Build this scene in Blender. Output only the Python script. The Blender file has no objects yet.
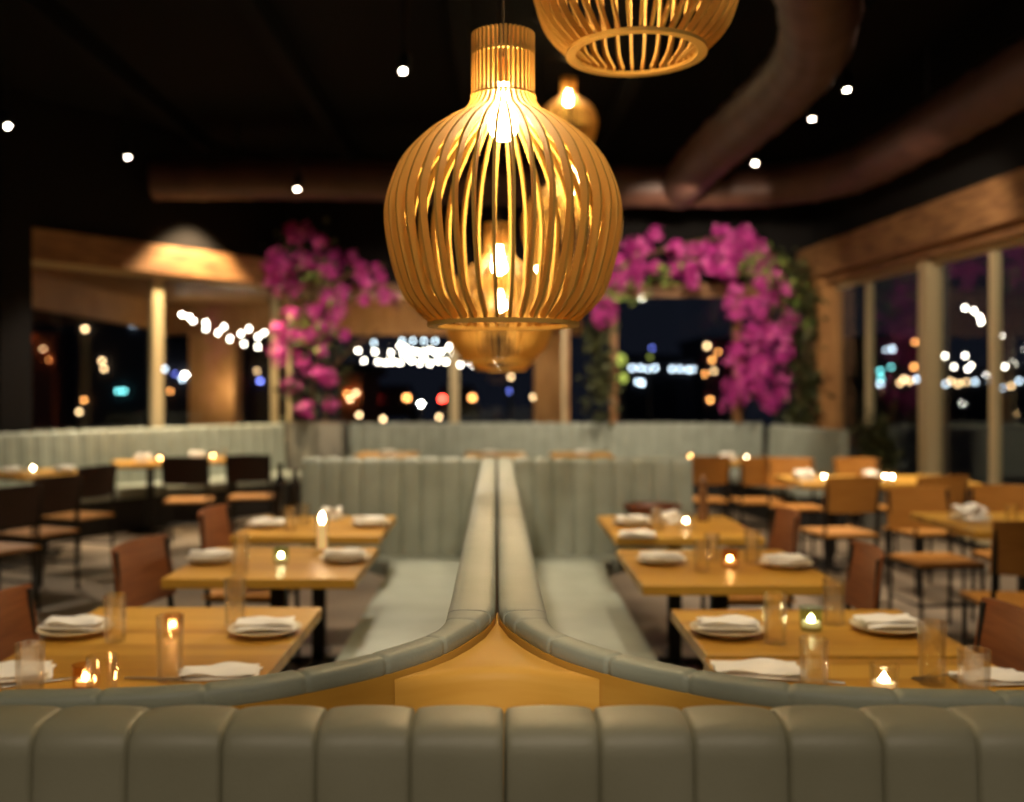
import bpy, bmesh, math, random
from mathutils import Vector, Matrix, Euler
PI = math.pi
rnd = random.Random(7)
C = bpy.context.scene.collection
F, CX, CY, HC = 1000.0, 497.0, 390.0, 1.5      # focal length in pixels, vanishing point, eye height


def on_z(px, py, z):
    Y = F * (HC - z) / (py - CY)
    return Vector(((px - CX) / F * Y, Y, z))


def at_y(px, py, Y):
    return Vector(((px - CX) / F * Y, Y, HC - (py - CY) / F * Y))


# ------------------------------------------------------------------ materials
def lin(r, g, b):
    f = lambda c: (c / 255 / 12.92) if c <= 10 else ((c / 255 + .055) / 1.055) ** 2.4
    return (f(r), f(g), f(b), 1)


def mat(name, col, rough=.5, metal=0, spec=.5, emit=None, estr=0, noise=None, bump=None, vary=None, sub=0):
    """noise=(scale,(dark colour),stretch xyz); bump=(scale,strength)"""
    m = bpy.data.materials.new(name)
    m.use_nodes = True
    nt = m.node_tree
    b = nt.nodes['Principled BSDF']
    b.inputs['Base Color'].default_value = col
    b.inputs['Roughness'].default_value = rough
    b.inputs['Metallic'].default_value = metal
    b.inputs['Specular IOR Level'].default_value = spec
    if sub:
        b.inputs['Subsurface Weight'].default_value = sub
        b.inputs['Subsurface Radius'].default_value = (.02, .01, .005)
    if emit:
        b.inputs['Emission Color'].default_value = emit
        b.inputs['Emission Strength'].default_value = estr
    tc = nt.nodes.new('ShaderNodeTexCoord')
    src = None
    if noise:
        mp = nt.nodes.new('ShaderNodeMapping')
        mp.inputs['Scale'].default_value = noise[2]
        nt.links.new(tc.outputs['Object'], mp.inputs['Vector'])
        n = nt.nodes.new('ShaderNodeTexNoise')
        n.inputs['Scale'].default_value = noise[0]
        n.inputs['Detail'].default_value = 6
        nt.links.new(mp.outputs['Vector'], n.inputs['Vector'])
        r = nt.nodes.new('ShaderNodeValToRGB')
        r.color_ramp.elements[0].position = .35
        r.color_ramp.elements[1].position = .65
        r.color_ramp.elements[0].color = noise[1]
        r.color_ramp.elements[1].color = col
        nt.links.new(n.outputs['Fac'], r.inputs['Fac'])
        src = r.outputs['Color']
    if vary:            # a second tone per loose piece
        g = nt.nodes.new('ShaderNodeNewGeometry')
        r = nt.nodes.new('ShaderNodeValToRGB')
        for i, cc in enumerate(vary):
            e = r.color_ramp.elements[i] if i < 2 else r.color_ramp.elements.new(i / (len(vary) - 1))
            e.position = i / (len(vary) - 1)
            e.color = cc
        nt.links.new(g.outputs['Random Per Island'], r.inputs['Fac'])
        src = r.outputs['Color']
    if src:
        nt.links.new(src, b.inputs['Base Color'])
    if bump:
        n = nt.nodes.new('ShaderNodeTexNoise')
        n.inputs['Scale'].default_value = bump[0]
        n.inputs['Detail'].default_value = 4
        nt.links.new(tc.outputs['Object'], n.inputs['Vector'])
        bp = nt.nodes.new('ShaderNodeBump')
        bp.inputs['Strength'].default_value = bump[1]
        bp.inputs['Distance'].default_value = .01
        nt.links.new(n.outputs['Fac'], bp.inputs['Height'])
        nt.links.new(bp.outputs['Normal'], b.inputs['Normal'])
    return m


def plank_mat(name, c1, c2, c3, width=.07, along='X', rough=.4):
    """butcher-block boards: each board its own tone, with fine grain"""
    m = bpy.data.materials.new(name)
    m.use_nodes = True
    nt = m.node_tree
    b = nt.nodes['Principled BSDF']
    b.inputs['Roughness'].default_value = rough
    tc = nt.nodes.new('ShaderNodeTexCoord')
    sp = nt.nodes.new('ShaderNodeSeparateXYZ')
    nt.links.new(tc.outputs['Object'], sp.inputs[0])
    across = 'Y' if along == 'X' else 'X'
    mu = nt.nodes.new('ShaderNodeMath'); mu.operation = 'DIVIDE'; mu.inputs[1].default_value = width
    nt.links.new(sp.outputs[across], mu.inputs[0])
    fl = nt.nodes.new('ShaderNodeMath'); fl.operation = 'FLOOR'
    nt.links.new(mu.outputs[0], fl.inputs[0])
    wn = nt.nodes.new('ShaderNodeTexWhiteNoise'); wn.noise_dimensions = '1D'
    nt.links.new(fl.outputs[0], wn.inputs['W'])
    mp = nt.nodes.new('ShaderNodeMapping')
    mp.inputs['Scale'].default_value = (2, 30, 30) if along == 'X' else (30, 2, 30)
    nt.links.new(tc.outputs['Object'], mp.inputs['Vector'])
    n = nt.nodes.new('ShaderNodeTexNoise'); n.inputs['Scale'].default_value = 3; n.inputs['Detail'].default_value = 5
    nt.links.new(mp.outputs['Vector'], n.inputs['Vector'])
    ad = nt.nodes.new('ShaderNodeMath'); ad.operation = 'MULTIPLY_ADD'; ad.inputs[1].default_value = .55; 
    nt.links.new(wn.outputs['Value'], ad.inputs[0])
    sc = nt.nodes.new('ShaderNodeMath'); sc.operation = 'MULTIPLY'; sc.inputs[1].default_value = .5
    nt.links.new(n.outputs['Fac'], sc.inputs[0])
    nt.links.new(sc.outputs[0], ad.inputs[2])
    r = nt.nodes.new('ShaderNodeValToRGB')
    r.color_ramp.elements[0].position = .1; r.color_ramp.elements[0].color = c1
    r.color_ramp.elements[1].position = .9; r.color_ramp.elements[1].color = c3
    e = r.color_ramp.elements.new(.5); e.color = c2
    nt.links.new(ad.outputs[0], r.inputs['Fac'])
    nt.links.new(r.outputs['Color'], b.inputs['Base Color'])
    return m


def glass_mat(name, tint=(1, 1, 1, 1), rough=0.0, ior=1.5, boost=1.0):
    m = bpy.data.materials.new(name)
    m.use_nodes = True
    nt = m.node_tree
    nt.nodes.remove(nt.nodes['Principled BSDF'])
    out = nt.nodes['Material Output']
    t = nt.nodes.new('ShaderNodeBsdfTransparent'); t.inputs['Color'].default_value = tint
    g = nt.nodes.new('ShaderNodeBsdfGlossy'); g.inputs['Roughness'].default_value = rough
    fr = nt.nodes.new('ShaderNodeLayerWeight'); fr.inputs['Blend'].default_value = .5
    pw = nt.nodes.new('ShaderNodeMath'); pw.operation = 'POWER'; pw.inputs[1].default_value = 5
    nt.links.new(fr.outputs['Facing'], pw.inputs[0])
    mu = nt.nodes.new('ShaderNodeMath'); mu.operation = 'MULTIPLY_ADD'; mu.use_clamp = True
    mu.inputs[1].default_value = .96 * boost; mu.inputs[2].default_value = ((ior - 1) / (ior + 1)) ** 2
    nt.links.new(pw.outputs[0], mu.inputs[0])
    mx = nt.nodes.new('ShaderNodeMixShader')
    nt.links.new(mu.outputs[0], mx.inputs['Fac'])
    nt.links.new(t.outputs[0], mx.inputs[1])
    nt.links.new(g.outputs[0], mx.inputs[2])
    nt.links.new(mx.outputs[0], out.inputs['Surface'])
    return m


def solid_glass(name, tint):
    m = bpy.data.materials.new(name)
    m.use_nodes = True
    nt = m.node_tree
    nt.nodes.remove(nt.nodes['Principled BSDF'])
    t = nt.nodes.new('ShaderNodeBsdfTransparent'); t.inputs['Color'].default_value = tint
    g = nt.nodes.new('ShaderNodeBsdfGlass'); g.inputs['IOR'].default_value = 1.47; g.inputs['Color'].default_value = (1, 1, 1, 1)
    mx = nt.nodes.new('ShaderNodeMixShader'); mx.inputs['Fac'].default_value = .24
    nt.links.new(t.outputs[0], mx.inputs[1]); nt.links.new(g.outputs[0], mx.inputs[2])
    nt.links.new(mx.outputs[0], nt.nodes['Material Output'].inputs['Surface'])
    return m


def emit_mat(name, col, s):
    m = bpy.data.materials.new(name)
    m.use_nodes = True
    nt = m.node_tree
    nt.nodes.remove(nt.nodes['Principled BSDF'])
    e = nt.nodes.new('ShaderNodeEmission')
    e.inputs['Color'].default_value = col
    e.inputs['Strength'].default_value = s
    nt.links.new(e.outputs[0], nt.nodes['Material Output'].inputs['Surface'])
    return m


M = {}
M['leather'] = mat('sage_leather', lin(152, 158, 146), .48, noise=(6, lin(140, 146, 133), (1, 1, 1)), bump=(160, .08))
M['leather_front'] = mat('olive_leather', lin(152, 150, 130), .46, noise=(5, lin(142, 140, 119), (1, 1, 1)), bump=(190, .07))
M['table'] = plank_mat('honey_table_wood', lin(160, 110, 32), lin(190, 140, 48), lin(208, 162, 70), .062, 'X', .38)
M['veneer'] = mat('amber_veneer', lin(208, 160, 72), .55, spec=.25, noise=(3, lin(194, 144, 58), (1, 1, 9)))
M['chairback'] = mat('russet_chair_wood', lin(138, 82, 44), .42, noise=(5, lin(118, 66, 34), (1, 1, 12)))
M['chairseat'] = mat('amber_seat_wood', lin(188, 130, 56), .45, noise=(5, lin(170, 112, 44), (9, 1, 1)))
M['shadeback'] = mat('shaded_chair_wood', lin(60, 34, 26), .45, noise=(5, lin(50, 28, 20), (1, 1, 12)))  # chair back wood darkened in colour to stand for unlit backs
M['amberback'] = mat('amber_chair_wood', lin(178, 122, 54), .42, noise=(5, lin(160, 104, 42), (1, 1, 12)))
M['blackmetal'] = mat('black_metal', lin(22, 21, 21), .45, spec=.4)
M['plinth'] = mat('black_plinth', lin(20, 18, 17), .6)
M['birch'] = mat('birch_slat', lin(226, 180, 92), .6, spec=.3, noise=(4, lin(212, 162, 76), (1, 1, .2)))
M['floor'] = mat('brown_floor', lin(128, 112, 92), .45, noise=(2.2, lin(104, 90, 74), (1, 1, 1)))
M['ceiling'] = mat('black_ceiling', lin(13, 12, 12), .95, spec=.15)
M['wallblack'] = mat('black_wall', lin(22, 19, 18), .9, spec=.2)
M['beamwood'] = mat('rough_beam_wood', lin(150, 108, 66), .6, noise=(4, lin(104, 68, 40), (.8, .8, 7)), bump=(30, .3))
M['duct'] = mat('bronze_duct', lin(80, 48, 36), .55, metal=.1, noise=(3, lin(64, 38, 28), (1, 1, 1)))
M['mullion'] = mat('champagne_frame', lin(192, 174, 136), .45)
M['mullion_amber'] = mat('wood_frame', lin(170, 122, 72), .5, noise=(4, lin(140, 96, 54), (6, 6, .6)))
M['pane'] = glass_mat('window_glass', (.93, .95, .95, 1), 0, 1.5)
M['glass'] = solid_glass('tumbler_glass', (.98, .97, .95, 1))
M['greenglass'] = glass_mat('green_votive_glass', (.80, .9, .84, 1), .05, 1.45)
M['amberglass'] = glass_mat('amber_votive_glass', (.93, .76, .58, 1), .05, 1.5, 1)
M['plate'] = mat('cream_stoneware', lin(214, 196, 160), .35)
M['napkin'] = mat('white_linen', lin(240, 234, 222), .85, bump=(300, .12))
M['steel'] = mat('brushed_steel', lin(190, 186, 180), .28, metal=1)
M['wax'] = mat('candle_wax', lin(240, 226, 196), .5, emit=lin(255, 205, 130), estr=.6)  # emission paints in the flame's glow through the wax
M['flame'] = emit_mat('candle_flame', (1, .74, .42, 1), 110)
M['bulb'] = emit_mat('warm_bulb', (1, .74, .38, 1), 330)
M['lens'] = emit_mat('spot_lens', (1, .86, .66, 1), 40)
M['string'] = emit_mat('string_bulb', (1, .90, .74, 1), 30)
M['stringcool'] = emit_mat('cool_string_bulb', (.75, .9, 1, 1), 12)
M['stringwarm'] = emit_mat('warm_string_bulb', (1, .78, .5, 1), 24)
M['bark'] = mat('vine_bark', lin(96, 70, 44), .8)
M['darkleaf'] = mat('dark_ivy', lin(60, 66, 36), .6, vary=(lin(40, 44, 24), lin(66, 72, 38), lin(84, 84, 44)))
M['leaf'] = mat('vine_leaf', lin(120, 140, 60), .5, vary=(lin(70, 96, 40), lin(132, 150, 70), lin(170, 178, 96)))
M['bract'] = mat('magenta_bract', lin(190, 40, 146), .6, vary=(lin(146, 22, 112), lin(186, 36, 142), lin(204, 60, 160), lin(228, 122, 180)))
M['planter'] = mat('grey_planter', lin(122, 120, 112), .6)
M['soffit'] = mat('patio_wood', lin(186, 138, 82), .6, noise=(3, lin(160, 112, 64), (6, .6, 1)))
M['concrete'] = mat('patio_paving', lin(70, 66, 62), .8)
M['night'] = mat('dark_facade', lin(34, 34, 42), .8)
M['brick'] = mat('orange_facade', lin(150, 80, 44), .8)
M['car'] = mat('car_paint', lin(30, 30, 36), .3)
M['tyre'] = mat('tyre_rubber', lin(18, 18, 18), .8)
M['red'] = emit_mat('red_tail_lamp', (1, .05, .03, 1), 40)
M['white'] = emit_mat('head_lamp', (1, .93, .8, 1), 55)
M['warmlamp'] = emit_mat('warm_lamp', (1, .62, .3, 1), 14)
M['coollamp'] = emit_mat('cool_lamp', (.7, .85, 1, 1), 12)
M['teallamp'] = emit_mat('teal_lamp', (.2, .8, .8, 1), 10)
M['bluelamp'] = emit_mat('blue_lamp', (.2, .25, 1, 1), 14)
M['limelamp'] = emit_mat('lime_lamp', (.75, .85, .15, 1), 1.2)
M['orangelamp'] = emit_mat('orange_lamp', (1, .38, .1, 1), 16)
M['bottle'] = mat('dark_bottle', lin(26, 20, 16), .15, spec=.6)
M['walnut'] = mat('walnut_turned', lin(112, 76, 44), .4)
M['wicker'] = mat('brown_tray', lin(104, 56, 30), .5)
M['cloth_black'] = mat('cord_fabric', lin(40, 36, 32), .7)


# ------------------------------------------------------------------ mesh building
class MB:
    def __init__(s):
        s.v, s.f = [], []

    def add(s, vs, fs):
        k = len(s.v)
        s.v += [tuple(v) for v in vs]
        s.f += [tuple(i + k for i in f) for f in fs]
        return s

    def box(s, c, d, bev=0, rot=None, seg=2):
        bm = bmesh.new()
        bmesh.ops.create_cube(bm, size=1)
        bmesh.ops.scale(bm, vec=d, verts=bm.verts)
        if bev:
            bmesh.ops.bevel(bm, geom=bm.edges[:], offset=bev, segments=seg, affect='EDGES', profile=.5)
        mtx = Matrix.Translation(c) @ (rot.to_matrix().to_4x4() if rot else Matrix())
        bm.verts.ensure_lookup_table()
        vs = [mtx @ v.co for v in bm.verts]
        fs = [[v.index for v in f.verts] for f in bm.faces]
        bm.verts.index_update()
        fs = [[v.index for v in f.verts] for f in bm.faces]
        bm.free()
        return s.add(vs, fs)

    def bar(s, a, b, w, h=None, bev=0):
        """square bar from a to b"""
        a, b = Vector(a), Vector(b)
        d = b - a
        q = d.to_track_quat('Z', 'Y')
        return s.box((a + b) / 2, (w, h or w, d.length), bev, q)

    def lathe(s, prof, n=24, c=(0, 0, 0), close=False):
        vs, fs = [], []
        k = len(prof)
        for i in range(n):
            a = 2 * PI * i / n
            for r, z in prof:
                vs.append((c[0] + r * math.cos(a), c[1] + r * math.sin(a), c[2] + z))
        for i in range(n):
            j = (i + 1) % n
            for t in range(k if close else k - 1):
                u = (t + 1) % k
                fs.append((i * k + t, j * k + t, j * k + u, i * k + u))
        if not close:
            if prof[0][0] > 1e-5:
                fs.append(tuple(i * k for i in range(n))[::-1])
            if prof[-1][0] > 1e-5:
                fs.append(tuple(i * k + k - 1 for i in range(n)))
        return s.add(vs, fs)

    def tube(s, pts, r, n=8, cap=True):
        pts = [Vector(p) for p in pts]
        rs = r if isinstance(r, (list, tuple)) else [r] * len(pts)
        vs, fs = [], []
        up = None
        for i, p in enumerate(pts):
            t = (pts[min(i + 1, len(pts) - 1)] - pts[max(i - 1, 0)]).normalized()
            if up is None:
                up = t.orthogonal().normalized()
            up = (up - t * up.dot(t)).normalized()
            w = t.cross(up)
            for k in range(n):
                a = 2 * PI * k / n
                vs.append(p + (up * math.cos(a) + w * math.sin(a)) * rs[i])
        for i in range(len(pts) - 1):
            for k in range(n):
                l = (k + 1) % n
                fs.append((i * n + k, i * n + l, (i + 1) * n + l, (i + 1) * n + k))
        if cap:
            fs.append(tuple(range(n))[::-1])
            fs.append(tuple((len(pts) - 1) * n + k for k in range(n)))
        return s.add(vs, fs)

    def prism(s, poly, z0, z1):
        n = len(poly)
        vs = [(x, y, z0) for x, y in poly] + [(x, y, z1) for x, y in poly]
        fs = [tuple(range(n))[::-1], tuple(range(n, 2 * n))] + [(i, (i + 1) % n, n + (i + 1) % n, n + i) for i in range(n)]
        return s.add(vs, fs)

    def wallseg(s, a, b, th, z0, z1):
        """upright slab between plan points a and b; thickness grows to the left of a->b"""
        a, b = Vector(a), Vector(b)
        d = (b - a).normalized()
        n = Vector((-d.y, d.x)) * th
        return s.prism([a, b, b + n, a + n], z0, z1)

    def build(s, name, m, parent=None, smooth=False, loc=None):
        me = bpy.data.meshes.new(name)
        me.from_pydata(s.v, [], s.f)
        bm = bmesh.new()
        bm.from_mesh(me)
        bmesh.ops.recalc_face_normals(bm, faces=bm.faces)
        bm.to_mesh(me)
        bm.free()
        if smooth:
            me.shade_smooth()
            me.set_sharp_from_angle(angle=math.radians(smooth if smooth is not True else 40))
        me.materials.append(m)
        o = bpy.data.objects.new(name, me)
        C.objects.link(o)
        if parent:
            o.parent = parent
        if loc:
            o.location = loc
        return o


def tag(o, label, cat, group=None, kind=None):
    o['label'] = label
    o['category'] = cat
    if group:
        o['group'] = group
    if kind:
        o['kind'] = kind
    return o


def thing(name, label, cat, loc=(0, 0, 0), rz=0, group=None):
    o = bpy.data.objects.new(name, None)
    o.empty_display_size = .1
    C.objects.link(o)
    o.location = loc
    o.rotation_euler = (0, 0, rz)
    return tag(o, label, cat, group)


def kids(o):
    return [c for c in bpy.data.objects if c.parent == o]


TREE = {}


def snapshot(o):
    TREE[o.name] = [(c, [g for g in bpy.data.objects if g.parent == c]) for c in bpy.data.objects if c.parent == o]


def dup(root, loc, rz=0, label=None, group=None, scale=None, swap=None):
    r = root.copy()
    C.objects.link(r)
    r.location = loc
    r.rotation_euler = (0, 0, rz)
    if scale:
        r.scale = scale
    if label:
        r['label'] = label
    if group:
        r['group'] = group
    for ch, gs in TREE[root.name]:
        c = ch.copy()
        C.objects.link(c)
        c.parent = r
        if swap and ch.name.split('.')[0] in swap:
            c.data = swap[ch.name.split('.')[0]]
        for g in gs:
            d = g.copy()
            C.objects.link(d)
            d.parent = c
    return r


def struct(name, mb, m, parent=None, smooth=False):
    o = mb.build(name, m, parent, smooth)
    if not parent:
        o['kind'] = 'structure'
    return o


def resample(pts, step):
    pts = [Vector(p) for p in pts]
    L = [0]
    for a, b in zip(pts, pts[1:]):
        L.append(L[-1] + (b - a).length)
    n = max(2, round(L[-1] / step))
    out, j = [], 0
    for i in range(n + 1):
        s = L[-1] * i / n
        while j < len(pts) - 2 and s > L[j + 1]:
            j += 1
        t = (s - L[j]) / max(1e-9, L[j + 1] - L[j])
        out.append(pts[j].lerp(pts[j + 1], t))
    return out, L[-1]


def spline(pts, n=8):
    P = [Vector(p) for p in pts]
    P = [2 * P[0] - P[1]] + P + [2 * P[-1] - P[-2]]
    out = []
    for i in range(1, len(P) - 2):
        for k in range(n):
            t = k / n
            a, b, c, d = P[i - 1], P[i], P[i + 1], P[i + 2]
            out.append(.5 * ((2 * b) + (c - a) * t + (2 * a - 5 * b + 4 * c - d) * t * t + (3 * b - a - 3 * c + d) * t ** 3))
    out.append(P[-2])
    return out


def padded(mb, path, prof, chan, amp, off=0.0, per=12, power=.45, seams=None, sw=.004, dfun=None):
    """sweep a closed upright profile [(d, z, nd, nz)] along a plan path; channel seams every `chan` metres.
    d is measured to the left of the path; (nd, nz) is how far a seam sinks in."""
    pts, L = resample(path, chan / per)
    n, k = len(pts), len(prof)
    vs, fs = [], []
    for i, p in enumerate(pts):
        t = (pts[min(i + 1, n - 1)] - pts[max(i - 1, 0)]).normalized()
        nn = Vector((-t.y, t.x))
        s = L * i / (n - 1) + off
        q = abs(math.sin(PI * s / chan))
        sink = amp * (1 - q ** power)
        if seams is not None:
            sink = amp * sum(math.exp(-((s - q) / sw) ** 2) for q in seams)
        for d, z, nd, nz in prof:
            if dfun:
                d = dfun(p, d)
            xy = p + nn * (d - nd * sink)
            vs.append((xy.x, xy.y, z - nz * sink))
    for i in range(n - 1):
        for j in range(k):
            l = (j + 1) % k
            fs.append((i * k + j, i * k + l, (i + 1) * k + l, (i + 1) * k + j))
    fs.append(tuple(range(k))[::-1])
    fs.append(tuple((n - 1) * k + j for j in range(k)))
    return mb.add(vs, fs)


def back_profile(z0, zt, t_top, t_bot, r=.045, front=+1):
    """upholstered back: leans, rounded top; front face at d=t, rear face at d=0 ; seams on front and top"""
    P = [(0, z0, 0, 0), (0, zt - r, 0, 0)]
    # rear rounding
    for a in (30, 60):
        P.append((r * (1 - math.cos(math.radians(a))), zt - r + r * math.sin(math.radians(a)), 0, 1 * math.sin(math.radians(a))))
    P.append((r, zt, 0, 1)); P.append((t_top - r, zt, .2, 1))
    for a in (60, 40, 20, 0):
        P.append((t_top - r + r * math.cos(math.radians(a)), zt - r + r * math.sin(math.radians(a)), math.cos(math.radians(a)), math.sin(math.radians(a))))
    for k in (.25, .5, .75, 1):
        P.append((t_top + (t_bot - t_top) * k, zt - r + (z0 - zt + r) * k, 1, 0))
    return [(d * front, z, nd * front, nz) for d, z, nd, nz in P]


# ------------------------------------------------------------------ camera
cam = bpy.data.cameras.new('camera')
cam.sensor_width = 36
cam.sensor_fit = 'HORIZONTAL'
cam.lens = 36 * F / 1024
cam.shift_x = (512 - CX) / 1024
cam.shift_y = (CY - 401) / 1024
cam.clip_start = .05
cam.clip_end = 400
cam.dof.use_dof = True
cam.dof.focus_distance = 1.8
cam.dof.aperture_fstop = 1.85
co = bpy.data.objects.new('camera', cam)
co.location = (0, 0, HC)
co.rotation_euler = (PI / 2, 0, 0)
C.objects.link(co)
S = bpy.context.scene
S.camera = co
S.view_settings.view_transform = 'Standard'
S.view_settings.look = 'None'
S.view_settings.gamma = 1
S.view_settings.exposure = 0
S.view_settings.use_curve_mapping = False
S.cycles.use_denoising = True
S.cycles.max_bounces = 12
S.cycles.transmission_bounces = 12
S.cycles.transparent_max_bounces = 24
S.cycles.sample_clamp_indirect = 4
S.cycles.caustics_reflective = False
S.cycles.caustics_refractive = False
w = bpy.data.worlds.new('night_sky')
S.world = w
w.use_nodes = True
w.node_tree.nodes['Background'].inputs[0].default_value = (.016, .019, .032, 1)
w.node_tree.nodes['Background'].inputs[1].default_value = .35

# ------------------------------------------------------------------ room shell
CEIL = 4.6
WT = 2.84                                       # top of the windows
LA, LB = Vector((-5.2, 10.18)), Vector((-2.86, 13.35))   # left window wall in plan
RA, RB = Vector((4.22, 13.35)), Vector((4.55, 8.6))      # right window wall in plan
LD = (LB - LA).normalized()
RD = (RB - RA).normalized()
LZ = LA - LD * 4.0
RZ = RA + RD * 14.5


def line_at(A, D, px):
    k = (px - CX) / F
    t = (k * A.y - A.x) / (D.x - k * D.y)
    return A + D * t


struct('floor', MB().prism([(LZ.x - .3, -3), (RZ.x + .5, -3), (4.6, 13.6), (-3, 13.6), (-5.5, 10.3), (LZ.x - .3, LZ.y)], -.12, 0), M['floor'])
struct('ceiling', MB().prism([(LZ.x - .5, -3.2), (RZ.x + .5, -3.2), (4.7, 13.7), (-3.1, 13.7), (LZ.x - .5, LZ.y)], CEIL, CEIL + .12), M['ceiling'])
# walls over the windows and the sills under them
b = MB()
b.wallseg(LZ, LB, .14, WT + .37, CEIL); b.wallseg(LZ, LB, .14, 0, .55)
b.wallseg((LZ.x, -3), LZ, .14, 0, CEIL)
struct('wall_left', b, M['wallblack'])
b = MB()
b.wallseg(LB, RA, .14, WT + .06, CEIL); b.wallseg(LB, RA, .14, 0, .55)
struct('wall_far', b, M['wallblack'])
b = MB()
b.wallseg(RA, RZ, .14, WT + .5, CEIL); b.wallseg(RA, RZ, .14, 0, .06)
struct('wall_right', b, M['wallblack'])
struct('wall_near', MB().wallseg((RZ.x + .14, -3), (LZ.x - .14, -3), .14, 0, CEIL), M['wallblack'])
# timber headers
nL, nR, nF = Vector((-LD.y, LD.x)), Vector((-RD.y, RD.x)), Vector((0, 1))
struct('trim_1', MB().wallseg(LZ - nL * .06, LB - nL * .06, .2, WT + .04, WT + .37), M['beamwood'])
b = MB().wallseg(RA - nR * .22 - RD * .0, RZ - nR * .22, .36, WT + .1, WT + .5)
b.wallseg(RA - nR * .1, RZ - nR * .1, .24, WT, WT + .12)
struct('trim_2', b, M['beamwood'])
struct('trim_3', MB().wallseg(LB - nF * .05, RA - nF * .05, .18, WT - .03, WT + .08), M['beamwood'])


def window(n, a, b, z0, z1, fm, w=.06, mull=()):
    """frame all round with its pane; extra posts at `mull`"""
    d = (b - a).normalized()
    nn = Vector((-d.y, d.x))
    fr = MB()
    fr.wallseg(a + nn * .03, b + nn * .03, .08, z1 - .06, z1)
    fr.wallseg(a + nn * .03, b + nn * .03, .08, z0, z0 + .06)
    fr.wallseg(a + nn * .03, a + d * w + nn * .03, .08, z0 + .06, z1 - .06)
    fr.wallseg(b - d * w + nn * .03, b + nn * .03, .08, z0 + .06, z1 - .06)
    o = fr.build('window_%d' % n, fm)
    o['kind'] = 'structure'
    MB().wallseg(a + d * w + nn * .065, b - d * w + nn * .065, .008, z0 + .06, z1 - .06).build('pane', M['pane'], o)
    return o


m1 = line_at(LA, LD, 160)
m0 = line_at(LA, LD, 26)
window(1, LZ + LD * .2, m0, .55, WT + .04, M['mullion'])
window(2, m0, m1, .55, WT + .04, M['mullion'], .07)
window(3, m1, LB - LD * .05, .55, WT + .04, M['mullion'], .07)
fx = [301, 455, 566, 614, 738, 812]
fp = [Vector(((p - CX) / F * 13.35, 13.35)) for p in fx]
fp[0].x = LB.x + .05
fp[-1].x = RA.x - .05
for i in range(5):
    window(4 + i, fp[i], fp[i + 1], .55, WT - .03, M['mullion'] if i in (0, 1) else M['mullion_amber'], .05)
rx = [826, 864, 927, 988, 1060, 1160]
rp = [line_at(RA, RD, p) for p in rx]
for i in range(5):
    window(9 + i, rp[i], rp[i + 1], .06, WT, M['mullion'], .035)
# stout posts on the right window wall and the dark pier at the left
b = MB()
b.wallseg(rp[2] - RD * .09 - nR * .05, rp[2] + RD * .09 - nR * .05, .17, 0.06, WT)
struct('trim_4', b, M['mullion'])
struct('trim_5', MB().wallseg(rp[0] - RD * .16 - nR * .16, rp[0] + RD * .2 - nR * .16, .3, 0, WT + .1), M['mullion_amber'])
struct('trim_6', MB().wallseg(m0 - LD * .34 - nL * .12, m0 - nL * .12, .26, 0, CEIL), M['wallblack'])
# ceiling beams
for i, X in enumerate((-3.6, -1.9, -.3, 1.3, 2.9)):
    struct('trim_%d' % (7 + i), MB().box((X, 5.2, CEIL - .09), (.14, 16, .18)), M['ceiling'])

# ------------------------------------------------------------------ patio and the night beyond
struct('floor_patio', MB().box((0, 30, -.3), (80, 33, .2)), M['concrete'])
pr = thing('patio_roof', 'timber patio roof outside the far windows, lit warm by string lights', 'roof', (0, 0, 0))
MB().prism([(-5.6, 11.2), (-5.6, 16.6), (1.35, 16.6), (1.35, 13.75), (-3.2, 13.75)], 2.92, 3.06).build('soffit', M['soffit'], pr)
MB().box((-2.1, 16.6, 2.66), (7.0, .16, .5)).build('fascia', M['soffit'], pr)
MB().box((-5.6, 13.9, 2.7), (.14, 5.4, .42)).build('fascia', M['soffit'], pr)
for px0, px1, Y, lab in ((195, 240, 16.6, 'broad wooden patio pillar outside the left window'), (534, 561, 16.6, 'wooden patio pillar seen beside the thin window post, behind the low pendants')):
    x0, x1 = (px0 - CX) / F * Y, (px1 - CX) / F * Y
    o = MB().box(((x0 + x1) / 2, Y - .1, 1.11), (x1 - x0, .5, 2.62), .01).build('patio_pillar', M['soffit'])
    tag(o, lab, 'pillar')
o = MB().box((at_y(453, 400, 16.5).x, 16.5, .86), (.1, .1, 3.12), .005).build('patio_post', M['mullion'])
tag(o, 'thin pale patio post outside the far window, below the white string lights', 'post')


def string_lights(label, pts, mats, sag_from=None, r=.021, group=None, ends=None):
    """bulbs at pts, each hung on a short drop below one cable"""
    t = thing('string_lights', label, 'lights', (0, 0, 0), 0, group)
    top = [Vector(p) + Vector((0, 0, .09)) for p in sorted(pts, key=lambda q: q[0])]
    if ends:
        top = [Vector(ends[0])] + top + [Vector(ends[1])]
    cb = MB().tube(spline(top, 4), .006, 5)
    cb.build('cable', M['blackmetal'], t)
    data = {}
    for i, p in enumerate(pts):
        m = mats[i % len(mats)]
        if m.name not in data:
            o = MB().lathe([(0.001, -r), (r * .7, -r * .7), (r, 0), (r * .75, r * .65), (r * .45, r * 1.2), (.001, r * 1.3)], 10).build('bulb', m, t, True)
            data[m.name] = o
        else:
            o = data[m.name].copy()
            C.objects.link(o)
            o.parent = t
        o.location = p
    return t


def P3(l, Y, dy=0):
    return [at_y(px, py, Y + dy * math.sin(i * 2.1)) for i, (px, py) in enumerate(l)]


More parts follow.
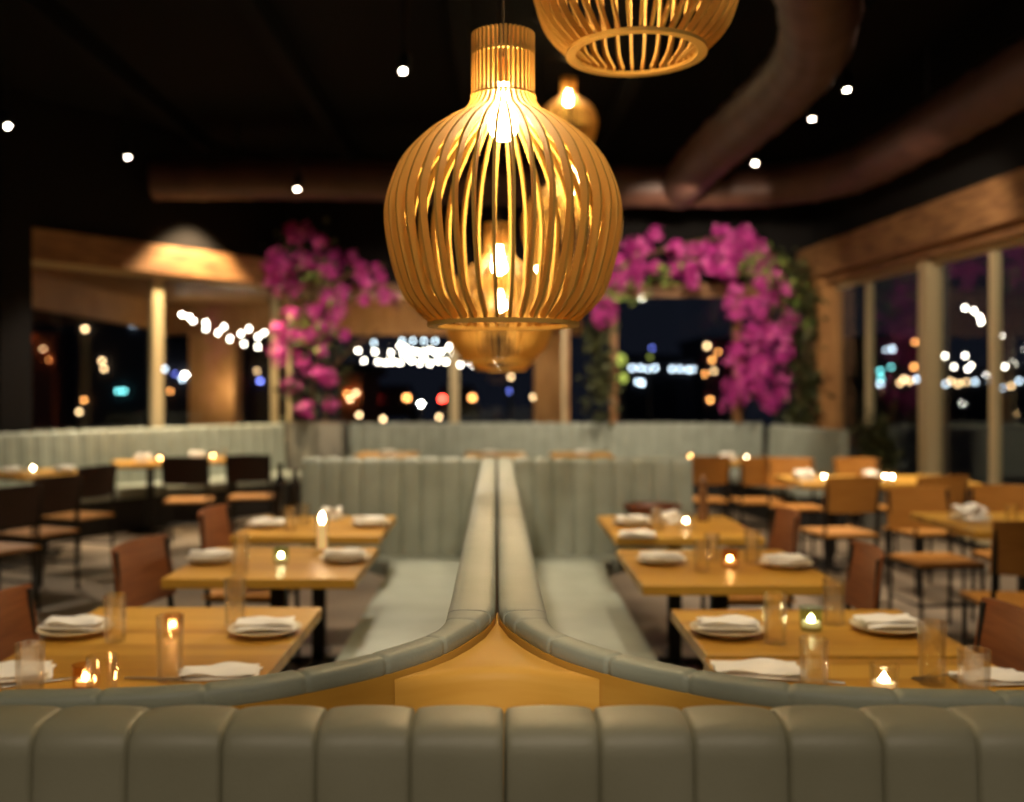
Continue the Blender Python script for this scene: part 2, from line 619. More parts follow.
string_lights('warm white string lights in the left window, above the broad pillar',
              P3([(182, 315), (189, 317), (193, 321), (206, 323), (206, 329), (218, 333), (224, 327), (230, 339), (241, 334), (249, 329), (244, 344), (258, 337), (258, 347), (264, 333)], 15.3, .3), [M['string']])
mid = [(358, 351), (364, 361), (375, 352), (378, 362), (386, 363), (391, 353), (393, 362), (400, 363), (403, 353), (406, 348), (411, 351), (412, 361), (417, 352), (420, 363), (424, 352), (430, 350), (435, 352), (438, 361),
       (446, 362), (449, 347), (452, 353), (455, 363), (460, 365), (468, 361), (473, 365), (400, 346), (441, 352), (424, 358), (430, 364), (408, 358)]
string_lights('dense cluster of white string lights in the far window, left of the low pendants', P3(mid[0::2], 15.2, .3), [M['string']])
string_lights('second strand woven through the dense cluster of white string lights', P3(mid[1::2], 16.2, .12), [M['string']])
string_lights('short cool blue strand just above the dense white string lights', P3([(402, 341), (413, 341), (424, 341), (435, 341), (374, 343)], 15.75), [M['stringcool']])
string_lights('string lights sloping down outside the right windows, upper strand', P3([(965, 308), (974, 311), (980, 317), (981, 322), (992, 328), (1001, 336)], 15.5), [M['string']])
string_lights('string lights outside the right windows, lower level strand', P3([(945, 356), (954, 367), (965, 356), (971, 366), (968, 369), (992, 365), (997, 369), (1000, 361), (1005, 367)], 16.5), [M['string']])


def building(label, x0, x1, Y, z0, z1, m, lamps, gable=0, depth=8, wsize=None):
    t = thing('street_building', label, 'building', ((x0 + x1) / 2, Y, z0))
    hw = (x1 - x0) / 2
    MB().box((0, depth / 2, (z1 - z0) / 2), (x1 - x0, depth, z1 - z0)).build('walls', m, t)
    rb = MB()
    if gable:
        rb.add([(-hw - .3, -.3, z1 - z0), (hw + .3, -.3, z1 - z0), (0, -.3, z1 - z0 + gable), (-hw - .3, depth, z1 - z0), (hw + .3, depth, z1 - z0), (0, depth, z1 - z0 + gable)],
               [(0, 1, 2), (3, 5, 4), (0, 2, 5, 3), (1, 4, 5, 2), (0, 3, 4, 1)])
    else:
        rb.box((0, depth / 2, z1 - z0 + .15), (x1 - x0 + .4, depth + .4, .3))
    rb.build('roof', M['night'], t)
    for px, py, lm, sz in lamps:
        p = at_y(px, py, Y - .06)
        s = .17 * Y / 62 * sz
        o = MB().box((0, 0, 0), (s, .1, s), s * .2).build('lit_window', M[lm], t)
        o.location = (p.x - t.location.x, -.06, p.z - z0)
    return t


Yb = 62
bx = lambda px, Y=Yb: (px - CX) / F * Y
building('dark building across the water in the far window, row of white lit windows', bx(626), bx(695), Yb, -3, 3.4, M['night'],
         [(632, 368, 'coollamp', 1), (640, 368, 'coollamp', 1), (648, 369, 'coollamp', 1), (655, 368, 'coollamp', 1), (672, 369, 'coollamp', 1), (680, 369, 'coollamp', 1), (688, 370, 'coollamp', 1), (693, 369, 'coollamp', .8),
          (638, 382, 'coollamp', 1), (642, 383, 'coollamp', 1.1), (686, 356, 'bluelamp', .9), (652, 348, 'bluelamp', .5)])
building('dark building across the water in the far window, warm lamps beside the flower arch', bx(704), bx(745), Yb, -3, 4.5, M['night'],
         [(707, 346, 'warmlamp', 1.1), (712, 360, 'orangelamp', .9), (714, 371, 'warmlamp', .8), (705, 374, 'orangelamp', .8), (710, 400, 'orangelamp', 1), (718, 352, 'orangelamp', .7)])
building('low dark building in the first right window with teal and orange lamps', bx(868), bx(921), Yb, -3, 4.6, M['night'],
         [(880, 371, 'teallamp', 1), (881, 378, 'teallamp', 1), (880, 384, 'coollamp', 1), (892, 349, 'coollamp', 1), (886, 350, 'coollamp', .6), (891, 367, 'teallamp', .8), (915, 342, 'orangelamp', .8), (914, 367, 'orangelamp', 1),
          (904, 379, 'warmlamp', 1.1), (910, 381, 'warmlamp', 1), (900, 383, 'warmlamp', .9), (917, 379, 'coollamp', 1)])
building('low dark waterfront building in the right windows with a row of mixed lamps', bx(930), bx(1040), Yb, -3, 2.6, M['night'],
         [(939, 382, 'warmlamp', 1), (946, 384, 'coollamp', .8), (951, 381, 'warmlamp', .9), (958, 384, 'warmlamp', 1), (966, 382, 'warmlamp', .8), (975, 382, 'coollamp', .9), (1000, 380, 'warmlamp', .8), (1002, 388, 'coollamp', .6),
          (1011, 386, 'warmlamp', .8), (1019, 381, 'coollamp', .9), (941, 419, 'red', .5), (975, 456, 'orangelamp', 1), (1004, 452, 'coollamp', .6)])
Yc = 30
building('orange gabled house outside the left window', bx(22, Yc), bx(54, Yc), Yc, -.2, 3.2, M['brick'],
         [(30, 337, 'orangelamp', .3), (43, 349, 'warmlamp', .4), (49, 360, 'orangelamp', .25)], 1.4, 6)
building('dark house outside the left window with scattered warm and teal lamps', bx(76, Yc), bx(146, Yc), Yc, -.2, 3.6, M['night'],
         [(85, 329, 'warmlamp', 1.1), (102, 361, 'warmlamp', .9), (104, 369, 'warmlamp', .8), (79, 412, 'warmlamp', .8), (84, 400, 'orangelamp', .7), (118, 391, 'teallamp', .9), (124, 391, 'teallamp', .9),
          (133, 326, 'coollamp', .5), (137, 317, 'coollamp', .5), (144, 318, 'coollamp', .5)], 1.2, 7)
building('dark shop outside beside the broad pillar with cool white lamps', bx(158, Yc), bx(196, Yc), Yc, -.2, 2.8, M['night'],
         [(164, 369, 'coollamp', 1), (175, 374, 'bluelamp', .4), (185, 375, 'white', .8), (170, 391, 'orangelamp', .6), (182, 379, 'coollamp', .8)], 0, 6)
building('narrow dark kiosk outside with blue lamps, right of the broad pillar', bx(246, Yc), bx(272, Yc), Yc, -.2, 3, M['night'],
         [(260, 381, 'bluelamp', .9), (257, 371, 'warmlamp', .6)], 0, 6)
building('amber lit patio bar front beyond the low pendants', bx(340, 26), bx(361, 26), 26, -.2, 1.9, M['brick'], [(356, 393, 'warmlamp', 1), (350, 399, 'warmlamp', 1), (347, 394, 'orangelamp', .8)], 0, 4)


def car(label, px, Y, lights, rz=0):
    t = thing('parked_car', label, 'car', (px, Y, -.2), rz)
    prof = [(-2.1, .3), (-2.1, 1.02), (-1.9, 1.42), (-1.2, 1.48), (.6, 1.44), (1.2, 1.0), (2.0, .88), (2.15, .55), (2.15, .3)]
    n = len(prof)
    vs, fs = [], []
    for y, k in ((-.85, 1), (.85, 1)):
        vs += [(x, y * (.84 if z > 1.3 else 1), z) for x, z in prof]
    fs = [tuple(range(n))[::-1], tuple(range(n, 2 * n))] + [(i, (i + 1) % n, n + (i + 1) % n, n + i) for i in range(n)]
    MB().add(vs, fs).build('body', M['car'], t, 30)
    for x in (-1.35, 1.4):
        for y in (-.82, .82):
            w_ = MB().tube([(0, -.1, 0), (0, .1, 0)], .32, 16).build('wheel', M['tyre'], t)
            w_.location = (x, y, .32)
    for x, y, z, m, nm in lights:
        o = MB().box((0, 0, 0), (.1, .2, .14), .02).build(nm, M[m], t)
        o.location = (x, y, z)
    return t


for px, lab in ((391, 'dark tall parked car outside with red and amber rear lamps, nearest the left bougainvillea'), (457, 'dark tall parked car outside with red and amber rear lamps, behind the thin patio post')):
    c_ = car(lab, (px - CX) / F * 47, 49.5, [(-2.14, .68, .97, 'red', 'tail_lamp'), (-2.14, -.68, 1.0, 'orangelamp', 'turn_lamp')], PI / 2)
    c_.scale = (1, 1.05, 1.33)
for px, py, Y, lm, lab in ((421, 404, 19, 'white', 'bright white bollard lamp on the patio below the dense string lights'), (359, 415, 19, 'warmlamp', 'low warm bollard lamp beside the left bougainvillea'),
                           (383, 419, 18.5, 'warmlamp', 'low warm bollard lamp nearest the sill, left of the thin patio post'), (439, 417, 19.5, 'warmlamp', 'low warm bollard lamp just left of the thin patio post'),
                           (511, 377, 22, 'warmlamp', 'tall warm lamp outside behind the low pendants'),
                           (533, 397, 21, 'warmlamp', 'warm lamp outside just left of the wooden patio pillar'), (510, 391, 24, 'bluelamp', 'blue lamp outside behind the low pendants'),
                           (620, 360, 18, 'limelamp', 'upper lime green lamp beyond the amber window post'), (622, 378, 21, 'limelamp', 'lower lime green lamp beyond the amber window post'), (650, 357, 20, 'limelamp', 'small lime green lamp right of the amber window post')):
    p = at_y(px, py, Y)
    t = thing('garden_lamp', lab, 'lamp', (p.x, p.y, -.2))
    h = p.z + .2
    MB().tube([(0, 0, 0), (0, 0, h - .05)], .025, 8).build('post', M['blackmetal'], t)
    r = .11 if lm == 'limelamp' and px < 640 else .034
    MB().lathe([(.001, -r), (r * .7, -r * .7), (r, 0), (r * .7, r * .7), (.001, r)], 12, (0, 0, h)).build('globe', M[lm], t, True)

# ------------------------------------------------------------------ ducts
dt = thing('ventilation_duct', 'large round bronze ventilation duct under the black ceiling', 'duct', (0, 0, 0))
zD = 3.83


def ribbed(pts, r):
    mb = MB()
    path, L = resample(spline(pts, 10), .09)
    rs = [r + (.012 if i % 6 == 0 else 0) for i in range(len(path))]
    return mb.tube(path, rs, 24)


ribbed([(-3.95, 11.55, zD + .1), (-2, 11.55, zD + .1), (0, 11.5, zD + .03), (2.4, 11.5, zD), (3.1, 11.4, zD), (3.62, 11.0, zD), (3.85, 10.2, zD), (3.88, 8, zD), (3.9, 5, zD), (3.9, 2, zD)], .23).build('main_run', M['duct'], dt, 60)
ribbed([(2.1, 11.5, zD), (2.1, 10, zD), (2.2, 8, zD), (2.18, 7.0, zD), (2.0, 6.2, zD), (1.7, 5.4, zD), (1.3, 4.4, zD), (1, 3, zD)], .24).build('branch_run', M['duct'], dt, 60)
hg = MB()
for p in ((-3, 11.55), (0.2, 11.5), (3.87, 9), (3.9, 6), (2.15, 9), (1.8, 5.6)):
    hg.tube([(p[0], p[1], zD + .2), (p[0], p[1], CEIL)], .012, 6)
hg.build('hangers', M['blackmetal'], dt)

# ------------------------------------------------------------------ spotlights
SPOTC = (1, .83, .62)


def spot_light(name, loc, target, power, angle=60, blend=.6, size=.05, col=SPOTC):
    l = bpy.data.lights.new(name, 'SPOT')
    l.energy = power
    l.color = col
    l.spot_size = math.radians(angle)
    l.spot_blend = blend
    l.shadow_soft_size = size
    o = bpy.data.objects.new(name, l)
    C.objects.link(o)
    o.location = loc
    o.rotation_euler = (Vector(target) - Vector(loc)).to_track_quat('-Z', 'Y').to_euler()
    return o


def track_head(label, lens_pos, target):
    lens_pos = Vector(lens_pos)
    d = (Vector(target) - lens_pos).normalized()
    q = d.to_track_quat('-Z', 'Y')
    t = thing('ceiling_spotlight', label, 'spotlight', lens_pos, 0, None)
    mt = q.to_matrix()
    tr = lambda p: mt @ Vector(p)
    hd = MB().tube([tr((0, 0, .01)), tr((0, 0, .05)), tr((0, 0, .16)), tr((0, 0, .17))], [.045, .045, .042, .03], 16).build('head', M['blackmetal'], t, 50)
    MB().tube([tr((0, 0, .005)), tr((0, 0, .012))], .021, 16).build('lens', M['lens'], hd)
    top = tr((0, 0, .12))
    MB().tube([top, (top.x, top.y, CEIL - lens_pos.z)], .012, 8).build('stem', M['blackmetal'], t)
    return t


heads = [((8, 127), 9.4, (-3.6, 8.4, .7), 'bright ceiling spotlight at the far left edge, beside the dark pier', 420),
         ((128, 158), 10.6, (-3.4, 10.6, .7), 'ceiling spotlight above the left window bench', 420),
         ((297, 190), 10.9, (-2.3, 10.1, 1.0), 'ceiling spotlight just above the left bougainvillea', 120),
         ((403, 72), 7.6, (-.95, 5.7, .7), 'ceiling spotlight left of the nearest pendant neck', 380),
         ((847, 91), 8.0, (2.9, 7.9, .7), 'highest of the three spotlights between the ducts', 420),
         ((812, 120), 9.0, (2.75, 9.2, .7), 'middle of the three spotlights between the ducts', 420),
         ((755, 164), 10.6, (2.6, 9.5, 1.0), 'lowest of the three spotlights, by the far duct bend', 300)]
for (px, py), Y, tg, lab, pw in heads:
    p = at_y(px, py, Y)
    track_head(lab, p, tg)
    d = (Vector(tg) - p).normalized()
    spot_light('spot_beam', p + d * .03, tg, pw, 62)

# added spots without fixtures, brightening tables, benches, chairs, flowers and walls
for x, y, z, tx, ty, tz, pw, ang in (
        (-1.05, 2.8, 4.3, -1.05, 2.85, .7, 170, 50), (1.05, 2.8, 3.5, 1.05, 2.85, .7, 112, 62), (-1.05, 4.35, 4.3, -1.05, 4.37, .7, 170, 50), (1.05, 4.35, 3.5, 1.05, 4.3, .7, 112, 62),
        (-.9, 4.5, 3.9, -.85, 6.1, .75, 190, 50), (.9, 4.5, 3.9, .85, 6.1, .75, 190, 50),
        (.12, -1.6, 3.2, .06, 1.69, 1.09, 350, 9.5), (-1.0, -1.4, 3.6, -.6, 1.25, .9, 95, 70), (1.0, -1.4, 3.6, .55, 1.25, .9, 95, 70), (2.8, 10.75, 3.5, 2.86, 11.3, 3.72, 7, 50),
        (3.0, 4.3, 4.3, 3.0, 5.6, .7, 310, 66), (2.4, 6.0, 4.3, 2.9, 7.6, .7, 270, 66), (-.6, 10.0, 3.5, -.7, 12.6, 1, 320, 95), (1.9, 10.0, 3.5, 2.2, 12.6, 2.1, 420, 95),
        (-4.0, 9.3, 3.6, -4.2, 10.7, .7, 270, 64), (-3.2, 9.8, 3.5, -4.1, 11.9, 1.5, 150, 44), (-2.5, 10.4, 3.4, -2.5, 12.6, 2.2, 120, 64),
        (3.1, 7.8, 3.5, 4.45, 10.6, 2.0, 135, 84), (3.2, 5.0, 3.5, 4.7, 8.0, 2.2, 105, 84)):
    spot_light('added_spot', (x, y, z), (tx, ty, tz), pw, ang, 1 if ang < 20 else .6)
wl = line_at(LA, LD, 190) - nL * .5
spot_light('wall_washer', (wl.x, wl.y, 3.9), (wl.x + nL.x * .1, wl.y + nL.y * .1, 2.9), 900, 92, .6, .03, (1, .74, .42))


def patio_fill(loc, power):  # added point light without a fixture, warming the soffit and pillars
    l = bpy.data.lights.new('patio_fill', 'POINT')
    l.energy = power
    l.color = (1, .74, .42)
    l.shadow_soft_size = .08
    o = bpy.data.objects.new('patio_fill', l)
    C.objects.link(o)
    o.location = loc


patio_fill((-4.3, 15.9, 1.5), 12)
patio_fill((-1.6, 15.2, 2.2), 26)
patio_fill((.4, 15.2, 2.0), 22)

# ------------------------------------------------------------------ pendants
SH = [(.168, .004), (.2, .03), (.2377, .074), (.266, .158), (.279, .243), (.2715, .306), (.2377, .38), (.187, .433), (.134, .47), (.097, .491), (.079, .512), (.0745, .53), (.0742, .58), (.0742, .668)]


def make_pendant(label, loc, ns=40):
    t = thing('pendant_lamp', label, 'pendant lamp', loc)
    prof = spline([Vector((r * (.972 if r > .08 else .98), z)) for r, z in SH], 4)
    dep, th = .0195, .0056
    b = MB()
    k = len(prof)
    for s in range(ns):
        a = 2 * PI * (s + .5) / ns
        ca, sa = math.cos(a), math.sin(a)
        vs = []
        for i, p in enumerate(prof):
            tg = (prof[min(i + 1, k - 1)] - prof[max(i - 1, 0)]).normalized()
            nn = Vector((-tg.y, tg.x))         # points inward
            if nn.x > 0:
                nn = -nn
            dd = dep * (.62 + .38 * min(1, max(0, (p.x - .07) / .12)))
            for (q, h) in ((p, -th / 2), (p, th / 2), (p + nn * dd, th / 2), (p + nn * dd, -th / 2)):
                vs.append((q.x * ca - h * sa, q.x * sa + h * ca, q.y))
        fs = []
        for i in range(k - 1):
            for j in range(4):
                l = (j + 1) % 4
                fs.append((i * 4 + j, i * 4 + l, (i + 1) * 4 + l, (i + 1) * 4 + j))
        fs += [(0, 1, 2, 3), tuple((k - 1) * 4 + j for j in (3, 2, 1, 0))]
        b.add(vs, fs)
    b.build('slatted_shade', M['birch'], t)
    MB().lathe([(.15, 0), (.174, 0), (.174, .009), (.15, .009)], 64, close=True).build('bottom_ring', M['birch'], t, 30)
    MB().lathe([(.052, .523), (.0755, .523), (.0755, .528), (.052, .528)], 48, close=True).build('neck_ring', M['birch'], t, 30)
    MB().lathe([(.06, .618), (.072, .618), (.072, .623), (.06, .623)], 48, close=True).build('top_ring', M['birch'], t, 30)
    so = MB().lathe([(.001, .556), (.016, .556), (.016, .6), (.01, .615), (.001, .618)], 20).build('socket', M['birch'], t, 40)
    MB().lathe([(.001, .425), (.018, .429), (.03, .445), (.034, .465), (.03, .49), (.02, .525), (.015, .556)], 20).build('bulb', M['bulb'], so, True)
    MB().tube([(0, 0, .615), (0, 0, CEIL - loc[2] - .03)], .0028, 8).build('cord', M['cloth_black'], t)
    MB().lathe([(.001, -.035), (.03, -.035), (.05, -.02), (.05, 0), (.001, 0)], 20, (0, 0, CEIL - loc[2])).build('ceiling_rose', M['blackmetal'], t, 40)
    return t


make_pendant('large round birch slat pendant lamp in front at the centre, in sharp focus', (.014, 2.29, 1.645))
make_pendant('round birch slat pendant lamp cut off by the top edge of the photo', (.345, 2.48, 2.33))
make_pendant('low slatted pendant lamp seen through the front pendant, its neck showing', (.01, 4.86, 1.64))
make_pendant('higher slatted pendant lamp behind the right half of the front pendant', (.405, 5.45, 2.15))
make_pendant('low pendant lamp farthest along the centre row, its rim just below the front pendant', (.028, 7.0, 1.635))
make_pendant('slatted pendant lamp in the right row, hidden behind the front pendant belly', (.36, 8.3, 2.06))
make_pendant('small looking distant pendant lamp above right of the front pendant', (.665, 9.3, 3.73))

# ------------------------------------------------------------------ banquettes
ZT = 1.07
# front pair, facing the camera
for s, lab in ((-1, 'olive leather channel tufted bench back across the bottom left of the photo'), (1, 'olive leather channel tufted bench back across the bottom right of the photo')):
    t = thing('tufted_bench', lab, 'bench', (0, 0, 0))
    chan = .119
    prof = back_profile(.40, 1.0785, .125, .165, .04)
    L = chan * 11
    b = MB()
    x0 = .0105 if s > 0 else .0095 - L
    path = [(x0 + L, 1.375), (x0, 1.375)]         # left of path = -Y
    padded(b, path, [(d, z, nd, nz) for d, z, nd, nz in prof], chan, .014, power=.2, per=40)
    b.build('backrest', M['leather_front'], t, 50)
    b = MB()
    b.box((x0 + L / 2, 1.0, .40), (L, .44, .12), .04, seg=3)
    b.build('seat', M['leather_front'], t, 50)
    MB().box((x0 + L / 2, 1.09, .17), (L - .02, .5, .34)).build('plinth', M['plinth'], t)

# the two booths back to back along the spine
curve = [(-.05, 6.42), (-.05, 5.0), (-.05, 3.5), (-.05, 2.6), (-.05, 2.12), (-.053, 1.98), (-.071, 1.86), (-.1, 1.77), (-.15, 1.685), (-.24, 1.583), (-.37, 1.487), (-.5, 1.442), (-.71, 1.424), (-1.0, 1.42), (-1.35, 1.42)]


def slim(p, d):
    """the padded cap narrows where the spine fans out into the curved rail"""
    t = min(1, max(0, (p.y - 1.78) / .24))
    t = t * t * (3 - 2 * t)
    return d * (.5 + .5 * t)
for s, lab in ((1, 'sage leather curved booth with channel back, left of the centre aisle spine'), (-1, 'sage leather curved booth with channel back, right of the centre spine')):
    t = thing('booth_banquette', lab, 'banquette', (0, 0, 0))
    path = [Vector((x * s, y)) for x, y in curve]
    path = spline(path, 6)
    # booth side is to the left of the path for s=-1..., compute sign
    side = -1 if s > 0 else 1       # walking towards camera: right hand is -X
    roll = []
    for a in range(0, 360, 20):
        c_, s_ = math.cos(math.radians(a)), math.sin(math.radians(a))
        d = .047 * math.copysign(abs(c_) ** .55, c_)
        z = ZT - .018 + .018 * math.copysign(abs(s_) ** .6, s_)
        roll.append((d, z, .5 * c_, .5 * s_ + .2))
    cut = next(i for i, p in enumerate(path) if p.y < 1.965)
    b = MB()
    padded(b, path[:cut + 1], roll, .01, .006, per=1, seams=[2.45, 2.62], sw=.012, dfun=slim)
    b.build('spine_cap', M['leather'], t, 60)
    b = MB()
    padded(b, path[cut:], roll, .145, .005, per=42, seams=[.0] + [.145 * k - .07 for k in range(1, 12)], sw=.0045, dfun=slim)
    b.build('curved_rail', M['leather'], t, 60)
    # inner padded back under the cap
    inn = [(.005 * side, .42, 0, 0), (.005 * side, ZT - .03, 0, 0), (.016 * side, ZT - .03, .3 * side, 0), (.045 * side, .8, side, 0), (.075 * side, .45, side, 0)]
    b = MB()
    padded(b, path, inn, .126, .008, per=10, power=.5)
    b.build('side_backrest', M['leather'], t, 50)
    # veneer outer panel
    out = [(-.046 * side, 0, 0, 0), (-.046 * side, ZT - .03, 0, 0), (-.006 * side, ZT - .03, 0, 0), (-.006 * side, 0, 0, 0)]
    b = MB()
    padded(b, path, out, 99, 0, per=3000, dfun=slim)
    b.build('outer_panel', M['veneer'], t, 40)
    # end back with channels
    prof = back_profile(.42, ZT, .12, .17, .04)
    b = MB()
    L = .126 * 9
    x1 = -.105
    if s > 0:
        pth = [(x1, 6.44), (x1 - L, 6.44)]
        padded(b, pth, prof, .126, .016, per=24, power=.3)
    else:
        pth = [(-x1, 6.44), (-x1 + L, 6.44)]
        padded(b, pth, [(-d, z, -nd, nz) for d, z, nd, nz in prof], .126, .016, per=24, power=.3)
    b.build('end_backrest', M['leather'], t, 50)
    # seat along the spine, rounded rear corner, following the inner curve at the front
    fr = [(-.125, 6.28), (-.125, 2.2), (-.14, 1.98), (-.2, 1.83), (-.3, 1.73), (-.42, 1.64), (-.56, 1.59), (-.63, 1.58)]
    bk = [(-.63, 5.6), (-.66, 6.05), (-.78, 6.25), (-.9, 6.28)]
    poly = [(x * s, y) for x, y in fr + bk]
    b = MB()
    bm = bmesh.new()
    vs = [bm.verts.new((x, y, .36)) for x, y in poly]
    f = bm.faces.new(vs)
    e = bmesh.ops.extrude_face_region(bm, geom=[f])
    for v in e['geom']:
        if isinstance(v, bmesh.types.BMVert):
            v.co.z = .465
    bmesh.ops.recalc_face_normals(bm, faces=bm.faces)
    bmesh.ops.bevel(bm, geom=[ed for ed in bm.edges if all(v.co.z > .46 for v in ed.verts)], offset=.03, segments=3, affect='EDGES', profile=.5)
    bm.verts.index_update()
    b.add([v.co for v in bm.verts], [[v.index for v in f.verts] for f in bm.faces])
    bm.free()
    b.build('seat', M['leather'], t, 50)
    MB().prism([(x * s, y) for x, y in [(-.13, 6.25), (-.13, 2.2), (-.22, 1.85), (-.45, 1.66), (-.55, 1.66), (-.55, 6.25)]], 0, .36).build('plinth', M['plinth'], t)

b = MB()
apex = [(-.0015, 2.1), (-.0025, 2.0), (-.024, 1.905), (-.052, 1.825), (-.085, 1.755), (-.13, 1.69), (-.18, 1.635)]
face = [(-.15, 1.643), (-.11, 1.668), (-.06, 1.69), (0, 1.698)]
ring = [(-x, y) for x, y in apex] [::-1]
sh = lambda x, y, q: (x * .92, y - .017, q) if y < 1.95 else (x, y, q)
outline = [sh(x, y, 0) for x, y in apex] + [sh(x, y, 1) for x, y in face] + [sh(-x, y, 1) for x, y in face[:-1][::-1]] + [sh(x, y, 0) for x, y in ring]
n = len(outline)
vs, fs = [], []
for inset, z in ((.022, ZT - .038), (.012, ZT - .040), (.004, ZT - .047), (0, ZT - .06), (0, .0)):
    vs += [(x, y + inset * q, z) for x, y, q in outline]
for k in range(4):
    fs += [(k * n + i, k * n + (i + 1) % n, (k + 1) * n + (i + 1) % n, (k + 1) * n + i) for i in range(n)]
fs += [tuple(range(n)), tuple(4 * n + i for i in range(n))[::-1]]
b.add(vs, fs)
tag(b.build('veneer_infill', M['veneer'], None, 40), 'amber wood wedge panel at the centre where the two curved booth rails part', 'panel')

# long benches under the windows
WB = [('sage leather channel bench along the left windows', [(-6.0, 8.6), (-4.97, 10.0), (-2.82, 12.92)], -1),
      ('long sage leather channel bench along the far window wall', [(-1.93, 13.12), (3.46, 13.12)], -1),
      ('short sage leather bench end below the wooden post at the right', [(3.475, 12.485), (3.78, 10.75)], -1)]
for lab, pth, sd in WB:
    t = thing('window_bench', lab, 'bench', (0, 0, 0))
    pth = [Vector(p) for p in pth]
    prof = [(-d, z, -nd, nz) for d, z, nd, nz in back_profile(.40, 1.075, .1, .14, .04)]
    b = MB()
    padded(b, pth, prof, .17, .02, per=16, power=.35)
    b.build('backrest', M['leather'], t, 50)
    b = MB()
    padded(b, pth, [(-.13, .36, 0, 0), (-.6, .36, 0, 0), (-.625, .38, 0, 0), (-.625, .44, 0, 0), (-.6, .465, 0, 0), (-.13, .465, 0, 0)], 99, 0, per=600)
    b.build('seat', M['leather'], t, 40)
    b = MB()
    padded(b, pth, [(-.02, 0, 0, 0), (-.56, 0, 0, 0), (-.56, .36, 0, 0), (-.02, .36, 0, 0)], 99, 0, per=600)
    b.build('plinth', M['plinth'], t)

# ------------------------------------------------------------------ tables
def make_table(label, x0, x1, y0, y1, rz=0, group=None, posts=1):
    cx, cy = (x0 + x1) / 2, (y0 + y1) / 2
    t = thing('dining_table', label, 'table', (cx, cy, 0), rz, group)
    w_, d_ = x1 - x0, y1 - y0
    MB().box((0, 0, .73), (w_, d_, .04), .004, seg=2).build('tabletop', M['table'], t)
    MB().box((0, 0, .7), (w_ * .6, d_ * .6, .018)).build('mounting_plate', M['blackmetal'], t)
    for yy in ([0] if posts == 1 else [-d_ * .28, d_ * .28]):
        MB().box((0, yy, .36), (.07, .07, .68), .006).build('column', M['blackmetal'], t)
        bb = MB().box((0, yy, .0125), (w_ * .44, .07, .025), .006)
        bb.box((0, yy, .0125), (.07, .42, .024), .006)
        bb.build('base', M['blackmetal'], t)
    return t


make_table('honey wood table at the front of the left booth, nearest the curved rail', -1.373, -.605, 2.2, 3.456, posts=2)
make_table('honey wood table in the middle of the left booth', -1.335, -.565, 3.97, 4.77)
make_table('honey wood table at the rear of the left booth, against the end back', -1.37, -.60, 5.13, 5.95)
make_table('honey wood table at the right booth with the greenish lit votive', .594, 1.372, 2.83, 3.42)
make_table('honey wood table nearest the curved rail at the right booth', .577, 1.36, 2.16, 2.795)
make_table('honey wood table in the middle of the right booth', .56, 1.335, 3.84, 4.70)
make_table('honey wood table at the rear of the right booth, against the end back', .60, 1.36, 5.07, 5.97)
lr = math.atan2(LD.y, LD.x)
LT = []


def rot_table(label, c, w_=.76, d_=.76, rz=0):
    t = make_table(label, c[0] - w_ / 2, c[0] + w_ / 2, c[1] - d_ / 2, c[1] + d_ / 2, rz)
    return t


rot_table('table by the left bench at the left edge of the photo, with a bright candle', (-4.13, 9.1), rz=lr)
rot_table('table by the left bench at the left edge, lower one behind the chair row', (-4.75, 8.2), rz=lr)
rot_table('table by the left bench in front of the broad patio pillar, left of its neighbour', (-3.64, 10.5), .7, .7, rz=lr * .5)
rot_table('table by the left bench closest to the left bougainvillea', (-2.92, 11.05), .66, .66, rz=lr * .5)
rot_table('table before the far bench behind the left booth end back', (-1.28, 11.75), .7, .7)
rot_table('table before the far bench behind the centre spine', (-.02, 11.75), .7, .7)
rot_table('table before the far bench behind the right booth end back', (.98, 11.75), .7, .7)
rot_table('table before the far bench with two candles, left of the amber chair row', (2.45, 10.75), .95, .7)
make_table('table in the right area with a candle, in front of the short bench end', 2.44, 3.14, 8.0, 8.8)
make_table('table in the right area with two candles, beside the right windows', 3.2, 3.9, 8.02, 8.8)
make_table('table at the right edge of the photo with a crumpled white napkin', 2.53, 3.5, 5.28, 6.12)

# ------------------------------------------------------------------ chairs
def curved_panel(w_, h, th, bow, zc, yc, n=12):
    """bent ply panel, concave towards +Y"""
    vs, fs = [], []
    for i in range(n + 1):
        u = -1 + 2 * i / n
        x = u * w_ / 2
        y = yc + bow * u * u
        hh = h / 2 * (1 - .06 * u * u)
        for dy, z in ((0, -hh), (0, hh), (th, hh), (th, -hh)):
            vs.append((x, y + dy + .04 * (-(z) / h), zc + z))
    for i in range(n):
        for j in range(4):
            l = (j + 1) % 4
            fs.append((i * 4 + j, i * 4 + l, i * 4 + 4 + l, i * 4 + 4 + j))
    fs += [(0, 1, 2, 3), tuple(n * 4 + j for j in (3, 2, 1, 0))]
    return MB().add(vs, fs)


